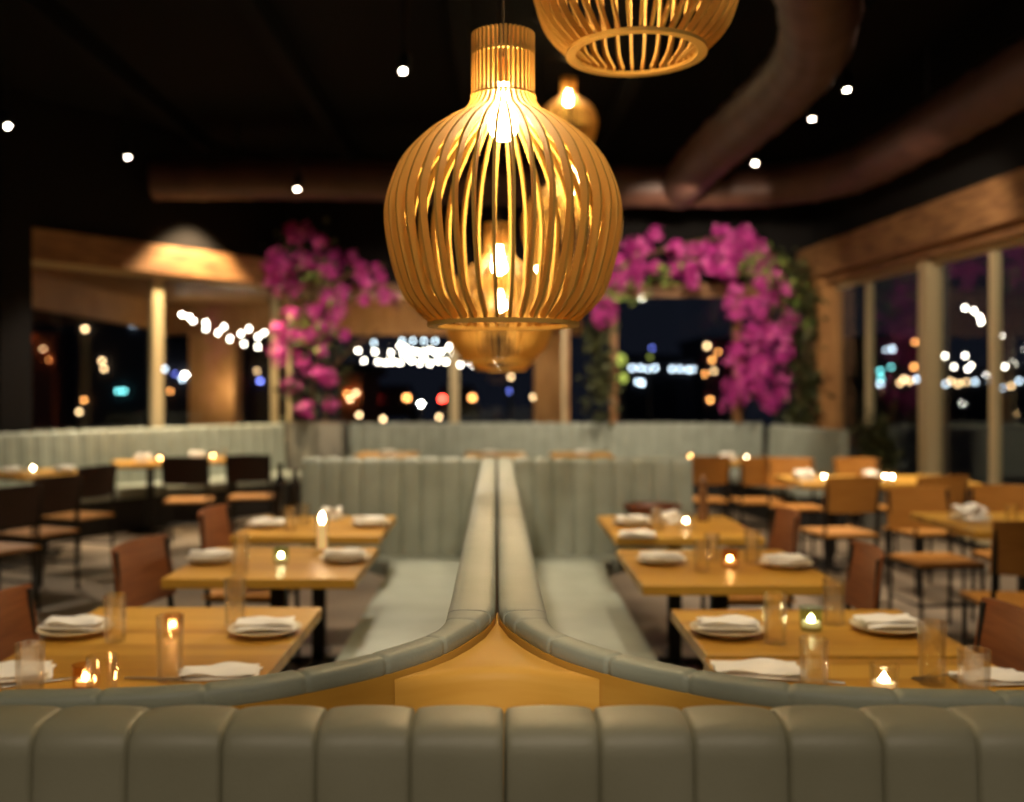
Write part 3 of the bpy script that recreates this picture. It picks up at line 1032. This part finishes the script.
def make_chair(bm, sm):
    """faces +Y, origin on the floor at its centre"""
    t = thing('dining_chair', 'chair', 'chair')
    curved_panel(.43, .27, .014, .03, .745, -.235).build('backrest', bm, t, 50)
    b = MB()
    bmx = bmesh.new()
    bmesh.ops.create_grid(bmx, x_segments=8, y_segments=8, size=.5)
    vs, fs = [], []
    bmx.verts.index_update()
    top = [v.co.copy() for v in bmx.verts]
    n0 = len(top)
    for v in top:
        x, y = v.x * .42, v.y * .40
        vs.append((x, y, .458 - .012 * math.cos(v.x * PI) * math.cos(v.y * PI) * 1.0))
    for v in top:
        x, y = v.x * .42, v.y * .40
        vs.append((x, y, .438 - .006 * math.cos(v.x * PI) * math.cos(v.y * PI)))
    for f in bmx.faces:
        ix = [v.index for v in f.verts]
        fs.append(ix)
        fs.append([i + n0 for i in ix][::-1])
    for e in bmx.edges:
        if e.is_boundary:
            a, c = e.verts[0].index, e.verts[1].index
            fs.append([a, c, c + n0, a + n0])
    bmx.free()
    b.add(vs, fs).build('seat', sm, t, 40)
    for sx in (-1, 1):
        MB().tube([(sx * .2, -.19, 0), (sx * .2, -.175, .44), (sx * .2, -.195, .62), (sx * .2, -.212, .86)], .0125, 8).build('leg', M['blackmetal'], t, 50)
        MB().tube([(sx * .195, .185, 0), (sx * .195, .175, .44)], .0125, 8).build('leg', M['blackmetal'], t, 50)
        MB().tube([(sx * .2, -.182, .2), (sx * .195, .18, .2)], .009, 8).build('stretcher', M['blackmetal'], t, 50)
    MB().tube([(-.195, .178, .2), (.195, .178, .2)], .009, 8).build('stretcher', M['blackmetal'], t, 50)
    fr = MB()
    fr.tube([(-.2, -.176, .428), (.2, -.176, .428)], .01, 8)
    fr.tube([(-.195, .176, .428), (.195, .176, .428)], .01, 8)
    fr.tube([(-.2, -.176, .428), (-.195, .176, .428)], .01, 8)
    fr.tube([(.2, -.176, .428), (.195, .176, .428)], .01, 8)
    fr.build('seat_frame', M['blackmetal'], t, 50)
    snapshot(t)
    return t


used = set()
proto = {'russet': make_chair(M['chairback'], M['chairseat']), 'dark': make_chair(M['shadeback'], M['chairseat']), 'amber': make_chair(M['amberback'], M['chairseat'])}


def chair(kind, x, y, face, label):
    """face: compass angle of the direction the sitter looks, 0 = +Y, positive turns left"""
    p = proto[kind]
    if kind in used:
        return dup(p, (x, y, 0), math.radians(face), label)
    used.add(kind)
    p.location = (x, y, 0)
    p.rotation_euler = (0, 0, math.radians(face))
    p['label'] = label
    return p


chair('russet', -1.29, 3.03, -88, 'russet wood chair back at the left edge, at the front left booth table')
chair('russet', -1.26, 4.1, -100, 'russet wood chair at the middle table of the left booth')
chair('russet', -1.28, 5.27, -94, 'russet wood chair at the rear table of the left booth')
chair('russet', 1.24, 2.845, 84, 'large russet chair back at the right edge beside the front right tables')
chair('russet', 1.25, 3.985, 84, 'tilted russet wood chair at the middle table of the right booth')
chair('russet', 1.29, 5.2, 90, 'russet wood chair half hidden at the rear table of the right booth')
chair('dark', -3.33, 6.6, 66, 'shaded dark backed black chair nearest the left edge, first of the row')
chair('dark', -3.4, 7.4, 66, 'shaded dark backed black chair, second of the row from the left edge')
chair('dark', -3.5, 8.35, 68, 'shaded dark backed black chair standing alone in the gap, third from the left edge')
chair('dark', -2.94, 9.55, 8, 'shaded dark backed chair from behind, left of the pair facing the bench')
chair('dark', -2.42, 9.85, 6, 'shaded dark backed chair from behind, right of the pair, nearest the left booth')
chair('amber', 1.97, 9.6, 2, 'amber backed chair half hidden by the right booth end back')
chair('amber', 2.47, 9.5, 2, 'amber backed chair with its seat showing, at the far table with two candles')
chair('amber', 2.53, 7.42, 10, 'amber backed chair with wide bright seat, second from the short bench end')
chair('amber', 3.2, 7.5, 14, 'amber backed chair with its back to us, beside the right window post')
chair('amber', 2.68, 8.95, 178, 'amber chair facing us behind the table before the short bench end')
chair('amber', 3.3, 8.95, 184, 'amber chair facing us at the far side of the table beside the right windows')
chair('amber', 2.72, 6.2, 186, 'tall looking amber chair behind the right edge table, its long black legs showing')
chair('amber', 3.28, 6.3, 176, 'amber chair at the far side of the right edge table, cut by the photo edge')
chair('amber', 2.6, 4.98, -4, 'amber seated chair with its back to us at the right edge table')

# ------------------------------------------------------------------ things on the tables
TZ = .7505


def make_plate(nm='dinner_plate'):
    return MB().lathe([(.001, .0), (.066, 0), (.07, .004), (.09, .011), (.109, .02), (.112, .0225), (.108, .0235), (.088, .016), (.068, .0095), (.001, .008)], 40).build(nm, M['plate'], None, 50)


def napkin_mesh(seed, w_=.2, d_=.1, layers=3, crumple=0.006):
    """folded linen: stacked folds with soft waves"""
    r = random.Random(seed)
    vs, fs = [], []
    z = 0
    for l in range(layers):
        th = (.0135 if layers == 2 else .014) + .004 * r.random()
        lw, ld = w_ * (1 - .05 * l * r.random()), d_ * (1 - .08 * l)
        ox, oy, a = r.uniform(-.008, .008), r.uniform(-.006, .006), r.uniform(-.06, .06)
        nx, ny = 14, 8
        base = len(vs)
        ph = [r.uniform(0, 6) for _ in range(4)]
        for side in (0, 1):
            for i in range(nx + 1):
                for j in range(ny + 1):
                    u, v = i / nx * 2 - 1, j / ny * 2 - 1
                    edge = (1 - abs(u) ** 6) * (1 - abs(v) ** 4)
                    x = u * lw / 2 + .004 * math.sin(v * 3 + ph[0])
                    y = v * ld / 2 * (1 + .06 * math.sin(u * 2.2 + ph[1]))
                    wav = crumple * (math.sin(u * 4 + v * 2 + ph[2]) + .6 * math.sin(v * 5 - u * 3 + ph[3])) * .5
                    zz = z + (th * .5 + th * .5 * edge ** .5 + max(-.003, wav) if side else th * .5 - th * .45 * edge ** .5 + (wav * .3 if l else 0))
                    zz = max(zz, .0005)
                    ca, sa = math.cos(a), math.sin(a)
                    vs.append((x * ca - y * sa + ox, x * sa + y * ca + oy, zz))
        N = (nx + 1) * (ny + 1)
        for side in (0, 1):
            for i in range(nx):
                for j in range(ny):
                    q = [base + side * N + i * (ny + 1) + j, base + side * N + (i + 1) * (ny + 1) + j, base + side * N + (i + 1) * (ny + 1) + j + 1, base + side * N + i * (ny + 1) + j + 1]
                    fs.append(q if side else q[::-1])
        ring = [i * (ny + 1) for i in range(nx + 1)] + [nx * (ny + 1) + j for j in range(1, ny + 1)] + [i * (ny + 1) + ny for i in range(nx - 1, -1, -1)] + [j for j in range(ny - 1, 0, -1)]
        for k in range(len(ring)):
            a0, b0 = ring[k], ring[(k + 1) % len(ring)]
            fs.append([base + a0, base + b0, base + N + b0, base + N + a0])
        z += th * .93
    return MB().add(vs, fs)


NAPS = [napkin_mesh(i, .185, .095, 2, .008).build('napkin', M['napkin'], None, 60) for i in range(3)]
NAPS += [napkin_mesh(11, .26, .15, 2, .012).build('napkin', M['napkin'], None, 60), napkin_mesh(12, .13, .12, 4, .02).build('napkin', M['napkin'], None, 60)]
npd = [o.data for o in NAPS]
for o in NAPS:
    bpy.data.objects.remove(o)


def napkin(kind, loc, rz, label, sc=1):
    o = bpy.data.objects.new('napkin', npd[kind])
    C.objects.link(o)
    o.location = loc
    o.rotation_euler = (0, 0, rz)
    o.scale = (sc, sc, sc)
    return tag(o, label, 'napkin')


p0 = make_plate()
pdata = p0.data
bpy.data.objects.remove(p0)


def plate(loc, label, sc=1):
    o = bpy.data.objects.new('dinner_plate', pdata)
    C.objects.link(o)
    o.location = loc
    o.scale = (sc, sc, 1)
    return tag(o, label, 'plate')


def setting(px, py, where, kind, rz=0, sc=1):
    p = on_z(px, py, TZ)
    plate(p, 'cream plate under a folded white napkin, ' + where, sc)
    napkin(kind, p + Vector((0, 0, .0185)), rz, 'folded white napkin lying on the plate, ' + where)


tmesh = {}


def tumbler(px, py, label, h=.13, r=.036):
    """py: the foot of the glass"""
    key = (h, r)
    if key not in tmesh:
        b = MB().lathe([(.001, 0), (r * .86, 0), (r * .9, .004), (r * .93, h * .3), (r, h - .002), (r - .001, h), (r - .0024, h - .001), (r * .93 - .0028, h * .3), (r * .86, .014), (.001, .011)], 32)
        tmesh[key] = b.build('glass_tumbler', M['glass'], None, 50)
        o = tmesh[key]
    else:
        o = tmesh[key].copy()
        C.objects.link(o)
    o.location = on_z(px, py, TZ)
    return tag(o, label, 'glass')


vproto = {}


def votive(px, py, label, gm='glass', h=.062, r=.034, lit=True, z=TZ, tall=None):
    key = (gm, h, r, lit)
    loc = on_z(px, py, z)
    if key in vproto:
        return dup(vproto[key], loc, 0, label)
    t = thing('votive_candle', label, 'candle', loc)
    MB().lathe([(.001, 0), (r * .85, 0), (r * .92, .006), (r, h), (r - .004, h), (r * .82, .014), (.001, .012)], 28).build('glass_cup', M[gm], t, 50)
    if lit:
        wx = MB().lathe([(.001, .0125), (r * .74, .0125), (r * .76, h * .36), (r * .7, h * .38), (.001, h * .37)], 24).build('wax', M['wax'], t, 50)
        z0 = h * .37
        MB().lathe([(.001, z0), (.008, z0 + .004), (.0095, z0 + .009), (.006, z0 + .015), (.001, z0 + .019)], 12).build('flame', M['flame'], wx, True)
    snapshot(t)
    vproto[key] = t
    return t


def cutlery(px, py, rz, label, kind='fork', dz=.001):
    b = MB()
    if kind == 'fork':
        b.box((0, -.05, .002), (.012, .11, .003), .001)
        b.box((0, .025, .0022), (.007, .05, .003), .001)
        b.box((0, .062, .003), (.022, .03, .0025), .001)
        for i in range(4):
            b.box((-.009 + i * .006, .097, .0035), (.003, .045, .0022))
    else:
        b.box((0, -.05, .002), (.014, .12, .004), .0015)
        b.add([(-.008, .01, .001), (.007, .01, .001), (.009, .09, .001), (.004, .118, .001), (-.008, .115, .001), (-.008, .01, .003), (.007, .01, .003), (.009, .09, .002), (.004, .118, .002), (-.008, .115, .003)],
              [(4, 3, 2, 1, 0), (5, 6, 7, 8, 9)] + [(i, (i + 1) % 5, 5 + (i + 1) % 5, 5 + i) for i in range(5)])
    o = b.build('dinner_fork' if kind == 'fork' else 'dinner_knife', M['steel'])
    p = on_z(px, py, TZ)
    o.location = p + Vector((0, 0, dz))
    o.rotation_euler = (0, 0, rz)
    return tag(o, label, 'fork' if kind == 'fork' else 'knife')


# left booth, front table
setting(76, 634, 'left rear corner of the front left booth table', 0, -.15, 1)
setting(265, 634, 'right rear corner of the front left booth table', 1, .1)
napkin(3, on_z(2, 678, TZ), .3, 'crumpled white napkin at the left edge of the photo, front left table', .9)
napkin(3, on_z(220, 676, TZ), .06, 'flat white napkin by the curved rail, right of the tall tumbler, left booth', .75)
cutlery(168, 680, PI / 2 - .1, 'steel knife beside the flat napkin at the foot of the tall left tumbler', 'knife', .002)
cutlery(36, 684, PI / 2 + .5, 'steel fork by the crumpled napkin at the left edge', 'fork', .002)
tumbler(115, 641, 'clear tumbler beside the left rear plate of the front left table', .14, .034)
tumbler(170, 680, 'tall clear tumbler in the middle of the front left table', .168, .036)
tumbler(235, 626, 'tall clear tumbler left of the right rear plate, front left table', .150, .036)
tumbler(30, 694, 'clear tumbler at the left edge, front left table', .125, .036)
tumbler(102, 704, 'clear tumbler in front of the bright amber candle, front left table', .115, .037)
votive(86, 689, 'bright lit candle in an amber cup by the rail, front left table', 'amberglass')
votive(173, 634, 'small amber cup candle behind the tall tumbler, front left table', 'amberglass', .06, .032)
# left booth, middle table
setting(213, 562, 'left side of the middle left booth table', 2, .1)
setting(345, 561, 'right side of the middle left booth table', 0, 0)
votive(281, 563, 'glowing votive in the middle of the middle left booth table', 'greenglass', .07, .034)
tumbler(241, 566, 'clear tumbler beside the left plate of the middle left table', .14, .034)
tumbler(240, 575, 'second clear tumbler near the front edge of the middle left table', .09, .034)
t = thing('candle_holder', 'tall glass candle holder with a bright flame, far edge of the middle left table', 'candle', on_z(322, 551, TZ))
MB().lathe([(.001, 0), (.03, 0), (.032, .006), (.03, .1), (.034, .17), (.031, .17), (.027, .1), (.026, .014), (.001, .012)], 24).build('glass_cup', M['glass'], t, 50)
wx = MB().lathe([(.001, .0125), (.022, .0125), (.022, .13), (.001, .132)], 20).build('wax', M['wax'], t, 50)
MB().lathe([(.001, .13), (.008, .138), (.011, .15), (.006, .168), (.001, .18)], 12).build('flame', M['flame'], wx, True)
# left booth, rear table
setting(267, 527, 'left side of the rear left booth table', 1, .05)
setting(371, 526, 'right side of the rear left booth table', 2, 0)
napkin(4, on_z(331, 519, TZ), .2, 'bunched white napkin at the back of the rear left booth table')
tumbler(304, 524, 'clear tumbler at the back of the rear left booth table', .11, .034)
tumbler(290, 531, 'clear tumbler beside the left plate of the rear left table', .13, .034)


def bottle(px, py, label, h=.3, r=.037, m='bottle'):
    o = MB().lathe([(.001, 0), (r, 0), (r, h * .58), (r * .9, h * .66), (r * .42, h * .78), (r * .38, h * .95), (r * .46, h * .955), (r * .46, h), (.001, h)], 24).build('wine_bottle', M[m], None, 50)
    o.location = on_z(px, py, TZ)
    return tag(o, label, 'bottle')


bottle(280, 518, 'dark wine bottle at the back of the rear left booth table', .32)
bottle(295, 516, 'second dark bottle on the rear left table, nearer the end back', .28)
# right booth, rear table
setting(632, 525, 'left side rear of the rear right booth table', 0, .05)
napkin(0, on_z(637, 537, TZ), -.05, 'folded white napkin lying bare at the near left of the rear right table')
votive(686, 527, 'bright votive on the rear right booth table', 'glass', .075, .036)
tumbler(657, 530, 'clear tumbler beside the votive on the rear right table', .12, .034)
napkin(4, on_z(669, 523, TZ), .5, 'bunched white napkin beside the votive on the rear right table')
o = MB().lathe([(.001, 0), (.15, 0), (.165, .02), (.18, .05), (.175, .052), (.155, .02), (.001, .012)], 36).build('bread_basket', M['wicker'], None, 50)
o.location = on_z(652, 513.5, TZ) + Vector((0, 0, 0))
tag(o, 'round brown basket tray at the back of the rear right booth table', 'tray')
t = thing('pepper_mill', 'tall turned wooden pepper mill on the rear right booth table', 'pepper mill', on_z(703, 521, TZ))
MB().lathe([(.001, 0), (.033, 0), (.034, .02), (.028, .06), (.022, .12), (.026, .17), (.022, .19), (.001, .19)], 24).build('body', M['walnut'], t, 50)
MB().lathe([(.001, .191), (.02, .191), (.026, .21), (.024, .235), (.012, .25), (.008, .26), (.001, .265)], 24).build('crown', M['walnut'], t, 50)
# right booth, middle table
setting(661, 563, 'left side of the middle right booth table', 1, -.08)
setting(786, 567, 'right side of the middle right booth table', 2, .05)
votive(730, 567, 'glowing candle cup in the middle of the middle right table', 'amberglass', .075, .036)
tumbler(702, 571, 'clear tumbler between left plate and candle, middle right table', .13, .034)
tumbler(752, 564, 'clear tumbler right of the candle on the middle right table', .15, .034)
tumbler(712, 560, 'clear tumbler farther back on the middle right table', .12, .034)
# right booth, front tables
setting(727, 634, 'left side of the table with the greenish votive', 0, -.08, 1.02)
setting(888, 631, 'right side of the table with the greenish votive', 1, .12, 1.02)
votive(811, 630, 'thick greenish glass votive candle on the right booth table', 'greenglass', .072, .037)
tumbler(775, 643, 'tall clear tumbler beside the left plate at the greenish votive', .150, .036)
tumbler(834, 624, 'tall clear tumbler right of the greenish votive', .145, .036)
napkin(3, on_z(757, 674, TZ), -.12, 'flat white napkin by the curved rail at the left of the near right table', .88)
cutlery(800, 680, PI / 2 - .35, 'steel knife beside the flat napkin, near right table', 'knife', .002)
tumbler(814, 693, 'clear tumbler by the curved rail on the near right table', .135, .037)
votive(884, 691, 'bright lit votive by the rail on the near right table', 'glass', .066, .036)
tumbler(932, 684, 'tall clear tumbler on the near right table, right of the bright votive', .16, .036)
tumbler(974, 701, 'clear tumbler in front of the crumpled napkin, near right table', .125, .039)
napkin(3, on_z(991, 681, TZ), .08, 'crumpled white napkin at the right edge, near right table', .72)
cutlery(948, 676, PI / 2 + .4, 'steel fork by the crumpled napkin at the right edge', 'fork', .002)


# right and far areas
def on_table(px, c_y, dz=0):
    return Vector(((px - CX) / F * c_y, c_y, TZ + dz))


def votive_at(px, Y, label, gm='glass', h=.07, r=.036):
    p = on_table(px, Y)
    return votive(px, CY + F * (HC - TZ) / Y, label, gm, h, r)


napkin(4, on_table(968, 5.75), .3, 'crumpled white napkin on the right edge table', 1.35)
tumbler(1012, CY + F * .75 / 5.6, 'clear tumbler on the right edge table', .11, .036)
napkin(4, on_table(803, 8.35), .2, 'bunched napkin on the table before the short bench end', 1.2)
votive_at(824, 8.3, 'candle beside the bunched napkin before the short bench end')
napkin(4, on_table(870, 8.4), .8, 'bunched napkin on the table beside the right windows', 1.1)
votive_at(885, 8.3, 'left candle on the table beside the right windows')
votive_at(892, 8.25, 'right candle on the table beside the right windows')
votive_at(690, 10.7, 'left candle on the far table behind the right booth', 'amberglass')
votive_at(746, 10.6, 'right candle on the far table behind the right booth')
napkin(4, on_table(727, 10.65), .3, 'bunched napkin between the two candles on the far table', 1.2)
for px, Y, lab in ((388, 11.6, 'behind the left booth end back'), (490, 11.6, 'behind the centre spine'), (582, 11.6, 'behind the right booth end back')):
    p = on_table(px, Y)
    plate(p, 'cream plate on the far table ' + lab)
    napkin(1, p + Vector((0, 0, .0185)), 0, 'folded napkin on the far table plate ' + lab)
votive_at(33, 9.1, 'bright candle on the left bench table at the photo edge', 'glass', .08, .04)
p = on_table(64, 9.15); plate(p, 'cream plate on the left bench table, right of the candle'); napkin(0, p + Vector((0, 0, .0185)), lr, 'folded napkin on the left bench table, right of the candle')
p = on_table(12, 8.98); plate(p, 'cream plate on the left bench table, left of the candle'); napkin(2, p + Vector((0, 0, .0185)), lr, 'folded napkin on the left bench table, left of the candle')
napkin(4, on_table(143, 10.5), .1, 'bunched napkin on the table left of the pair of dark chairs', 1.2)
votive_at(160, 10.5, 'candle on the table left of the pair of dark chairs', 'amberglass')
napkin(4, on_table(196, 11.0), .6, 'bunched napkin on the table behind the pair of dark chairs', 1.1)
votive_at(213, 10.95, 'candle on the table behind the pair of dark chairs', 'amberglass')
tumbler(224, CY + F * .75 / 10.9, 'tumbler on the table behind the pair of dark chairs', .11, .036)


# ------------------------------------------------------------------ flowers
def blossom_mesh(centres, rad, n, seed):
    r = random.Random(seed)
    b = MB()
    for c, k in centres:
        for _ in range(n):
            d = Vector((r.gauss(0, 1), r.gauss(0, 1), r.gauss(0, 1))).normalized()
            p = Vector(c) + d * rad * k * r.uniform(.45, 1)
            q = (d + Vector((r.uniform(-.6, .6), r.uniform(-.6, .6), r.uniform(-.6, .6)))).to_track_quat('Z', 'Y')
            s = r.uniform(.032, .05)
            sp = r.uniform(0, 6)
            # a papery three-sided bract, each lobe slightly cupped
            vs = [(0, 0, 0)]
            for j in range(3):
                a = sp + j * 2 * PI / 3
                for da, rr, zz in ((-.75, .6, .2), (0, 1.1, .5), (.75, .6, .2)):
                    vs.append((math.cos(a + da) * s * rr, math.sin(a + da) * s * rr, s * zz))
            fs = [(0, 1 + 3 * j, 2 + 3 * j, 3 + 3 * j) for j in range(3)]
            b.add([p + q @ Vector(v) for v in vs], fs)
    return b


def leaf_mesh(centres, rad, n, seed, size=.06):
    r = random.Random(seed)
    b = MB()
    for c, k in centres:
        for _ in range(n):
            p = Vector(c) + Vector((r.gauss(0, 1), r.gauss(0, 1), r.gauss(0, 1))) * rad * k * .6
            q = Euler((r.uniform(-1, 1), r.uniform(-1, 1), r.uniform(0, 6.3))).to_quaternion()
            s = size * r.uniform(.7, 1.3)
            vs = [(0, 0, 0), (s * .38, s * .5, .12 * s), (0, s * .6, 0), (-s * .38, s * .5, .12 * s), (0, s * 1.25, -.1 * s)]
            b.add([p + q @ Vector(v) for v in vs], [(0, 1, 2), (0, 2, 3), (1, 4, 2), (2, 4, 3)])
    return b


def scatter(poly_px, n, Y, dY, seed, kmin=.7, kmax=1.15):
    """random cluster centres inside an upright outline measured on the wall plane Y"""
    r = random.Random(seed)
    xs = [p[0] for p in poly_px]; ys = [p[1] for p in poly_px]
    out = []
    while len(out) < n:
        x, y = r.uniform(min(xs), max(xs)), r.uniform(min(ys), max(ys))
        ins = False
        j = len(poly_px) - 1
        for i in range(len(poly_px)):
            (xi, yi), (xj, yj) = poly_px[i], poly_px[j]
            if (yi > y) != (yj > y) and x < (xj - xi) * (y - yi) / (yj - yi) + xi:
                ins = not ins
            j = i
        if ins:
            out.append((at_y(x, y, Y + r.uniform(-dY, dY)), r.uniform(kmin, kmax)))
    return out


YF = 12.75
t = thing('bougainvillea', 'magenta bougainvillea column in the far left corner', 'flowers', at_y(315, 480, YF))
t.location.z = 0
o0 = t.location.copy()


def rel(o):
    o.location = -o0
    return o


lc = scatter([(272, 232), (300, 225), (335, 235), (338, 275), (345, 330), (335, 380), (330, 412), (285, 412), (274, 350), (268, 280)], 62, YF, .22, 1)
lc2 = scatter([(330, 250), (380, 268), (400, 300), (385, 310), (345, 290)], 13, YF, .15, 2, .5, .8)
o = rel(blossom_mesh(lc + lc2, .115, 26, 3).build('blossoms', M['bract'], t)); o['kind'] = 'stuff'
o = rel(leaf_mesh(scatter([(280, 240), (330, 240), (345, 330), (340, 410), (285, 410)], 70, YF + .05, .2, 4), .16, 9, 5, .08).build('leaves', M['darkleaf'], t)); o['kind'] = 'stuff'
o = rel(leaf_mesh(scatter([(300, 240), (325, 250), (345, 330), (300, 370), (285, 320)], 12, YF - .2, .08, 6), .1, 7, 7, .07).build('light_leaves', M['leaf'], t)); o['kind'] = 'stuff'; o['label'] = 'pale green leaves among the blossoms'
b = MB()
for pts in ([(315, 470), (312, 400), (318, 330), (306, 270), (300, 232)], [(325, 470), (328, 390), (322, 320), (340, 280), (385, 265)], [(318, 340), (350, 300), (385, 290), (400, 310)], [(322, 380), (350, 350), (380, 330)]):
    P = [at_y(x, y, YF + .05) for x, y in pts]
    P = [Vector((p.x, p.y, max(p.z, 1.1))) for p in P]
    b.tube(spline(P, 5), .022, 6)
rel(b.build('branches', M['bark'], t, 60))
# its planter stands in the corner between the two benches
pl = thing('planter_box', 'grey planter box in the corner between the left and far benches', 'planter', (-2.3, 12.9, 0))
MB().prism([(.06, -.28), (.33, -.28), (.33, .3), (-.3, .3), (-.42, .08)], 0, 1.08).build('box', M['planter'], pl)
MB().prism([(.08, -.25), (.3, -.25), (.3, .28), (-.28, .28), (-.38, .08)], 1.081, 1.095).build('soil', M['bark'], pl)

t = thing('bougainvillea', 'magenta bougainvillea arch over the far window, right of the front pendant', 'flowers', at_y(800, 480, YF))
t.location.z = 0
o0 = t.location.copy()
rc = scatter([(715, 230), (750, 225), (765, 255), (785, 280), (796, 320), (790, 360), (778, 412), (728, 412), (722, 370), (735, 330), (722, 300), (712, 260)], 84, YF, .2, 11)
rc += scatter([(590, 300), (622, 240), (665, 232), (712, 232), (720, 268), (700, 285), (650, 270), (625, 300), (600, 330)], 50, YF, .18, 12, .6, 1)
rc += scatter([(722, 240), (750, 228), (752, 250), (728, 258)], 8, YF - .1, .1, 13)
o = rel(blossom_mesh(rc, .115, 26, 14).build('blossoms', M['bract'], t)); o['kind'] = 'stuff'
o = rel(leaf_mesh(scatter([(782, 268), (800, 262), (814, 300), (818, 425), (784, 425), (792, 340)], 110, YF + .12, .12, 15) + scatter([(594, 320), (610, 320), (609, 428), (595, 428)], 26, YF + .1, .06, 25), .15, 16, 16, .085).build('leaves', M['darkleaf'], t)); o['kind'] = 'stuff'
o = rel(leaf_mesh(scatter([(720, 235), (770, 255), (800, 290), (815, 340), (790, 300), (745, 270)], 26, YF - .12, .1, 17) + scatter([(600, 290), (640, 250), (700, 250), (690, 275), (620, 310)], 14, YF - .15, .08, 18), .1, 6, 19, .075).build('light_leaves', M['leaf'], t)); o['kind'] = 'stuff'; o['label'] = 'pale green leaves among the blossoms'
b = MB()
for pts in ([(806, 470), (804, 380), (806, 310), (790, 268), (740, 240), (680, 245), (620, 270), (595, 325)], [(798, 470), (796, 360), (775, 290), (735, 270), (680, 258)], [(812, 470), (812, 380), (812, 320), (800, 270)], [(780, 280), (765, 340), (750, 400)]):
    P = [at_y(x, y, YF + .08) for x, y in pts]
    b.tube(spline([Vector((p.x, p.y, max(p.z, .78))) for p in P], 5), .022, 6)
rel(b.build('branches', M['bark'], t, 60))
pl = thing('planter_box', 'grey planter behind the bench end holding the right bougainvillea', 'planter', (3.93, 12.92, 0))
MB().box((0, 0, .38), (.5, .5, .76), .01).build('box', M['planter'], pl)
MB().box((0, 0, .768), (.44, .44, .012)).build('soil', M['bark'], pl)

# potted shrub between the bench end and the right windows
c = Vector((4.16, 11.0, 0))
t = thing('potted_shrub', 'dark green potted shrub between the short bench end and the right window', 'plant', c)
MB().lathe([(.001, 0), (.15, 0), (.19, .36), (.2, .4), (.175, .4), (.165, .34), (.001, .33)], 24).build('pot', M['planter'], t, 50)
o = leaf_mesh([(Vector((rnd.uniform(-.13, .13), rnd.uniform(-.25, .25), rnd.uniform(.55, 1.1))), 1) for _ in range(36)], .1, 14, 21, .09).build('leaves', M['darkleaf'], t); o['kind'] = 'stuff'
MB().tube([(0, 0, .33), (.02, .03, .7), (0, 0, 1.0)], .015, 6).build('stem', M['bark'], t)
